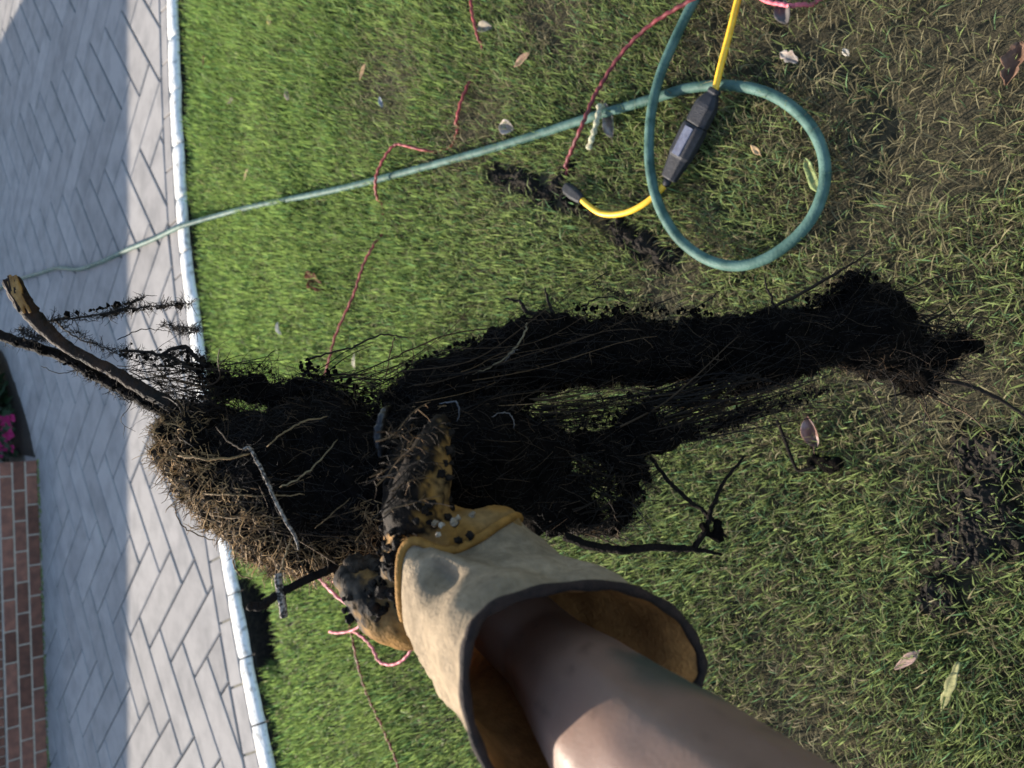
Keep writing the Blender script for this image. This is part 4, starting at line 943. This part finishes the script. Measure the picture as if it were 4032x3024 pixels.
# ------------------------------------------------------------------ the arm (person) and the leather glove
arm_pts = [(P(1690, 2160, .53), .028), (P(1780, 2240, .53), .034), (P(1900, 2340, .525), .031), (P(2153, 2578, .47), .0300), (P(2342, 2784, .40), .0375), (P(2622, 3074, .345), .0462), (C3(.112, .19, .27), .0485), (C3(.15, .222, .20), .047), (C3(.20, .25, .12), .044), (C3(.20, .30, .0), .050), (C3(.13, .36, -.12), .056)]
FING = {
 'index': [(1660, 2110, .497), (1645, 2020, .490), (1668, 1920, .490), (1700, 1800, .497), (1722, 1720, .508), (1735, 1670, .518)],
 'middle': [(1640, 2120, .53), (1610, 2010, .545), (1600, 1900, .555), (1610, 1800, .575), (1640, 1740, .60)],
 'ring': [(1660, 2150, .555), (1640, 2030, .58), (1630, 1920, .60), (1640, 1830, .62), (1670, 1780, .64)],
 'little': [(1700, 2190, .575), (1680, 2090, .605), (1670, 2000, .625), (1680, 1930, .64), (1700, 1890, .655)],
 'thumb': [(1690, 2400, .505), (1610, 2430, .503), (1530, 2410, .505), (1450, 2340, .512), (1385, 2275, .52)],
}
FR = {'index': [.021, .0205, .0185, .0145, .010, .006], 'middle': [.019, .0185, .017, .014, .011], 'ring': [.018, .0175, .016, .013, .010], 'little': [.016, .015, .014, .012, .009], 'thumb': [.021, .0225, .0205, .0165, .011]}
c_, r_ = chain(arm_pts, .006)
for k, pts in FING.items():
    cc, rr = chain([(P(*q), max(.005, a*.72-.001)) for q, a in zip(pts, FR[k])], .005); c_ += cc; r_ += rr
    base = P(*pts[0]); cc, rr = chain([(P(1780, 2240, .53), .02), (base, .014)], .005); c_ += cc; r_ += rr
arm_me = blobs('person', c_, r_, .0042, ((.06, .003),), 6)
co = np.empty(len(arm_me.vertices)*3); arm_me.vertices.foreach_get('co', co); co = co.reshape(-1, 3)
n1 = vnoise(co*26, 3)[:, None]; n2 = vnoise(co*90, 4)[:, None]
n3 = vnoise(co*220, 5)[:, None]; fr = np.clip(vnoise(co*150, 6)[:, None]*2.2-1.15, 0, 1)
skin = np.array([.195, .118, .086])*(1+.08*n1+.06*n2+.04*n3)*(1-.4*fr)*np.array([1, 1, 1])
tc = np.array(P(2690, 2780, .37)); dt = np.linalg.norm((co-tc)*np.array([1, 1, 1]), axis=1)+.010*vnoise(co*60, 8)
k_ = np.clip((.040-dt)/.016, 0, 1)[:, None]; skin = skin*(1-.85*k_)+np.array([.03, .05, .042])*.85*k_
set_col(arm_me, skin)
person = tag(obj('person', arm_me, M['skin'], smooth=True), 'bare forearm with a dark green mark reaching in to hold the root', 'person')

# leather hand of the glove
c_, r_ = [], []
for k, pts in FING.items():
    cc, rr = chain([(P(*q), a) for q, a in zip(pts, FR[k])], .004); c_ += cc; r_ += rr
for a, b, ra, rb in [((1690, 2150, .52), (1830, 2200, .505), .034, .033), ((1700, 2200, .545), (1840, 2280, .53), .034, .036), ((1660, 2110, .497), (1800, 2190, .495), .022, .028), ((1660, 2150, .555), (1820, 2260, .53), .026, .03), ((1690, 2380, .507), (1800, 2330, .51), .024, .034), ((1620, 2200, .50), (1660, 2380, .505), .020, .024), ((1640, 2170, .50), (1760, 2330, .50), .024, .03), ((1740, 2150, .485), (1960, 2085, .495), .02, .018)]:
    cc, rr = chain([(P(*a), ra), (P(*b), rb)], .005); c_ += cc; r_ += rr
gl_me = blobs('glove', c_, r_, .003, ((.025, .005), (.008, .0016)), 5)
co = np.empty(len(gl_me.vertices)*3); gl_me.vertices.foreach_get('co', co); co = co.reshape(-1, 3)
n1 = vnoise(co*60, 11)*.35+vnoise(co*170, 12)*.35+vnoise(co*420, 13)*.4
rel = co-np.array(CAM); Z = rel@np.array(FWD); px = 2016-(rel@np.array(UPV))/Z*FPX; py = 1512-(rel@np.array(RGT))/Z*FPX
# dirt is worn on: most at the finger and thumb tips
fing = py < 2110; tt = (px-(1650+(2080-py)*.16))/85
dirt = np.where(fing, .84-.66*tt+.5*np.clip((1800-py)/140, 0, 1), .35*np.clip((1600-px)/40, 0, 1))
thumb = (py > 2200) & (px < 1560); dirt = np.where(thumb, np.clip((1530-px+(2440-py)*.35)/90, -.2, 1)*.9, dirt)
k_ = np.clip((n1*1.3+dirt-.36)/.5, 0, 1)[:, None]**1.3
yel = np.array([.225, .115, .028]); tan = np.array([.19, .13, .062])
m_ = np.clip(vnoise(co*60, 17)*1.4+.4, 0, 1)[:, None]
colr = (yel*(1-m_*.6)+tan*m_*.6)*(1-k_)+np.where(thumb[:, None], np.array([.055, .043, .032]), np.array([.015, .0095, .0055]))*k_
db = np.clip(.6+.9*vnoise(co*330, 19), .15, 2)[:, None]; colr = colr*(1-k_)+colr*k_*db
set_col(gl_me, colr)
gn0 = np.empty(len(gl_me.vertices)*3); gl_me.vertices.foreach_get('normal', gn0); gn0 = gn0.reshape(-1, 3)
co = co+gn0*(k_*(.0010+.0016*np.abs(vnoise(co*300, 18))[:, None]+.0012*np.abs(vnoise(co*140, 20))[:, None])); gl_me.vertices.foreach_set('co', co.astype(np.float32).ravel()); gl_me.update()
glove = obj('glove', gl_me, M['leather'], smooth=True); glove.parent = person; glove['label'] = 'yellow leather glove caked with dark soil at the fingers'

# cuff: open suede tube lofted from the wrist ring to the flared rim
RIM = [(1838, 2505), (1925, 2392), (2100, 2325), (2300, 2290), (2480, 2305), (2630, 2380), (2730, 2490), (2776, 2610), (2750, 2715), (2660, 2850), (2520, 2990), (2320, 3110), (2090, 3160), (1935, 3070), (1850, 2900), (1814, 2700)]
RIM = [P(x, y, .40+(x-2290)*7.5e-5-(.004 if i == 0 else 0)) for i, (x, y) in enumerate(RIM)]
WR = [(1578, 2300, .462), (1585, 2170, .462), (1632, 2128, .460), (1760, 2172, .462), (1880, 2125, .466), (1962, 2070, .474), (2022, 2038, .492), (2040, 2050, .515), (2010, 2120, .54), (1960, 2230, .555), (1890, 2360, .56), (1810, 2470, .555), (1730, 2540, .545), (1665, 2560, .525), (1628, 2510, .50), (1588, 2410, .478)]
WR = [P(*q) for q in WR]
def closed(pts, n=4):
    N_ = len(pts); out = []
    for i in range(N_):
        a, b, c, d = pts[i-1], pts[i], pts[(i+1) % N_], pts[(i+2) % N_]
        for k in range(n):
            t = k/n; out.append(.5*((2*b)+(c-a)*t+(2*a-5*b+4*c-d)*t*t+(3*b-a-3*c+d)*t**3))
    return out
rimc, wrc = closed(RIM, 5), closed(WR, 5); NR = len(rimc); K = 26
cenR = sum(rimc, Vector())/NR; cenW = sum(wrc, Vector())/NR
outer = []; 
for k in range(K):
    t = k/(K-1); e = t*t*(3-2*t)*.35+t*.65
    ring = [a.lerp(b, e) for a, b in zip(wrc, rimc)]; cc = cenW.lerp(cenR, e); row = []
    for i, q in enumerate(ring):
        o_ = (q-cc).normalized()
        # creases and folds
        nz = vnoise(np.array([[q.x*26, q.y*26, q.z*26]]), 51)[0]*.0075+vnoise(np.array([[q.x*75, q.y*75, q.z*75]]), 52)[0]*.0026
        fold = -.013*math.exp(-((t-.42)/.14)**2)*math.exp(-(((i/NR*16)-.9)/.8)**2)-.007*math.exp(-((t-.13)/.12)**2)*math.exp(-(((i/NR*16)-1.6)/.7)**2)
        w_ = min(1, t*6)*min(1, (1-t)*6+.15)
        row.append(q+o_*(nz*w_+fold))
    outer.append(row)
inner = [[q+(cenW.lerp(cenR, k/(K-1))-q).normalized()*.0032 for q in outer[k]] for k in range(K)]
v = [q for r in outer for q in r]+[q for r in inner for q in r]; f = []
H_ = K*NR
for k in range(K-1):
    for i in range(NR):
        j = (i+1) % NR
        f.append((k*NR+i, k*NR+j, (k+1)*NR+j, (k+1)*NR+i)); f.append((H_+k*NR+i, H_+(k+1)*NR+i, H_+(k+1)*NR+j, H_+k*NR+j))
for i in range(NR):
    j = (i+1) % NR; f.append(((K-1)*NR+i, (K-1)*NR+j, H_+(K-1)*NR+j, H_+(K-1)*NR+i)); f.append((i, H_+i, H_+j, j))
cme = mesh_np('cuff', v, f); va = np.array([tuple(q) for q in v])
n1 = (vnoise(va*40, 61)*.55+vnoise(va*95, 62)*.45)[:, None]; inn = (np.arange(len(v)) >= H_)[:, None]
su = np.array([.265, .207, .138])*(1+.28*n1); dirty = np.clip(vnoise(va*38, 63)*1.1+vnoise(va*130, 64)*.8-.12, 0, 1)[:, None]; su = su*(1-.6*dirty)+np.array([.12, .095, .065])*.6*dirty
lining = np.array([.34, .155, .05])*(1+.4*n1)
set_col(cme, np.where(inn, lining, su))
cuff = obj('cuff', cme, M['suede'], smooth=True); cuff.parent = glove; cuff['label'] = 'cream grey suede gauntlet cuff with brown lining'
rp = [o_+(cenR-o_).normalized()*.0014 for o_ in outer[-1]]
mb = MB(); mb.tube(rp+rp[:2], [.0030+.0005*math.sin(i*1.3) for i in range(NR+2)], 8, cap=False); b_ = mb.build('cuff_binding', M['binding']); b_.parent = glove
# rolled yellow seam where the cuff meets the hand
sp_ = [outer[0][i]+(outer[0][i]-cenW).normalized()*.001 for i in range(NR)]
mb = MB(); mb.tube(sp_+sp_[:2], .003, 8, cap=False, col=(.24, .125, .032)); b_ = mb.build('seam', M['leather']); b_.parent = glove

cl = [P(random.uniform(1380, 1570), 2235+random.uniform(-25, 75), .525+random.uniform(-.006, .01)) for _ in range(46)]
o = obj('soil_clod', blobs('soil_clod', cl, [random.uniform(.004, .010) for _ in cl], .0024, ((.012, .008), (.005, .004))), mat('dusty_soil', (.075, .058, .042), (.018, .014, .010), 130, .95, .9, 400, spec=.1), smooth=True); keep(o, root)
# soil crumbs and little stones stuck to the glove
gv = co; gn = np.empty(len(gl_me.vertices)*3); gl_me.vertices.foreach_get('normal', gn); gn = gn.reshape(-1, 3)
crumb_src = []
for k in range(6):
    v_ = np.round(ICO_V*1.6)/1.6*.5+ICO_V*.5; v_ = v_*(1+.45*vnoise(ICO_V*1.7+k*9, 71+k)[:, None]); crumb_src.append(mesh_np('soil_crumb', v_, ICO_F))
def near(pxy, tol): return np.where((np.hypot(px-pxy[0], py-pxy[1]) < tol) & ((gn@np.array(FWD)) < .1))[0]
placed = 0
spots = [((random.uniform(1530, 1780)+0), random.uniform(1690, 2080)) for _ in range(110)]+[(random.uniform(1500, 1600), random.uniform(2060, 2380)) for _ in range(80)]+[(random.uniform(1370, 1600), random.uniform(2260, 2460)) for _ in range(16)]
for sx, sy in spots:
    ii = near((sx, sy), 30)
    if not len(ii): continue
    vi = ii[rng.integers(0, len(ii))]; r = random.uniform(.0012, .0036)
    o = obj('soil_crumb', crumb_src[placed % 6], M['crumb'], smooth=False); o.location = gv[vi]+gn[vi]*r*.45; o.scale = (r, r*random.uniform(.6, 1), r*random.uniform(.6, 1)); o.rotation_euler = [random.uniform(0, 6) for _ in range(3)]
    o.parent = glove; placed += 1
for sx, sy, Z_, r, m_ in [(1712, 2062, .466, .0026, 'pebble'), (1738, 2066, .464, .0022, 'pebble'), (1788, 2056, .463, .0034, 'pebble'), (1802, 2040, .464, .0024, 'pebble'), (1860, 2025, .467, .0024, 'pebble'), (1725, 2105, .463, .002, 'pebble'), (1805, 2128, .460, .0030, 'crumb'), (1852, 2108, .462, .0032, 'crumb'), (1640, 2052, .464, .003, 'crumb'), (1560, 2140, .470, .004, 'crumb'), (1560, 2260, .468, .0065, 'crumb'), (1535, 2200, .476, .005, 'crumb'), (1470, 2400, .485, .006, 'crumb'), (1510, 2330, .48, .006, 'crumb'), (1545, 2340, .476, .005, 'crumb')]:
    me = crumb_src[random.randrange(6)].copy(); me.materials.clear()
    o = obj('pebble' if m_ == 'pebble' else 'soil_crumb', me, M[m_], smooth=False); o.location = P(sx, sy, Z_); o.scale = (r, r*.8, r*.8); o.rotation_euler = (sx, sy, 1); o.parent = glove
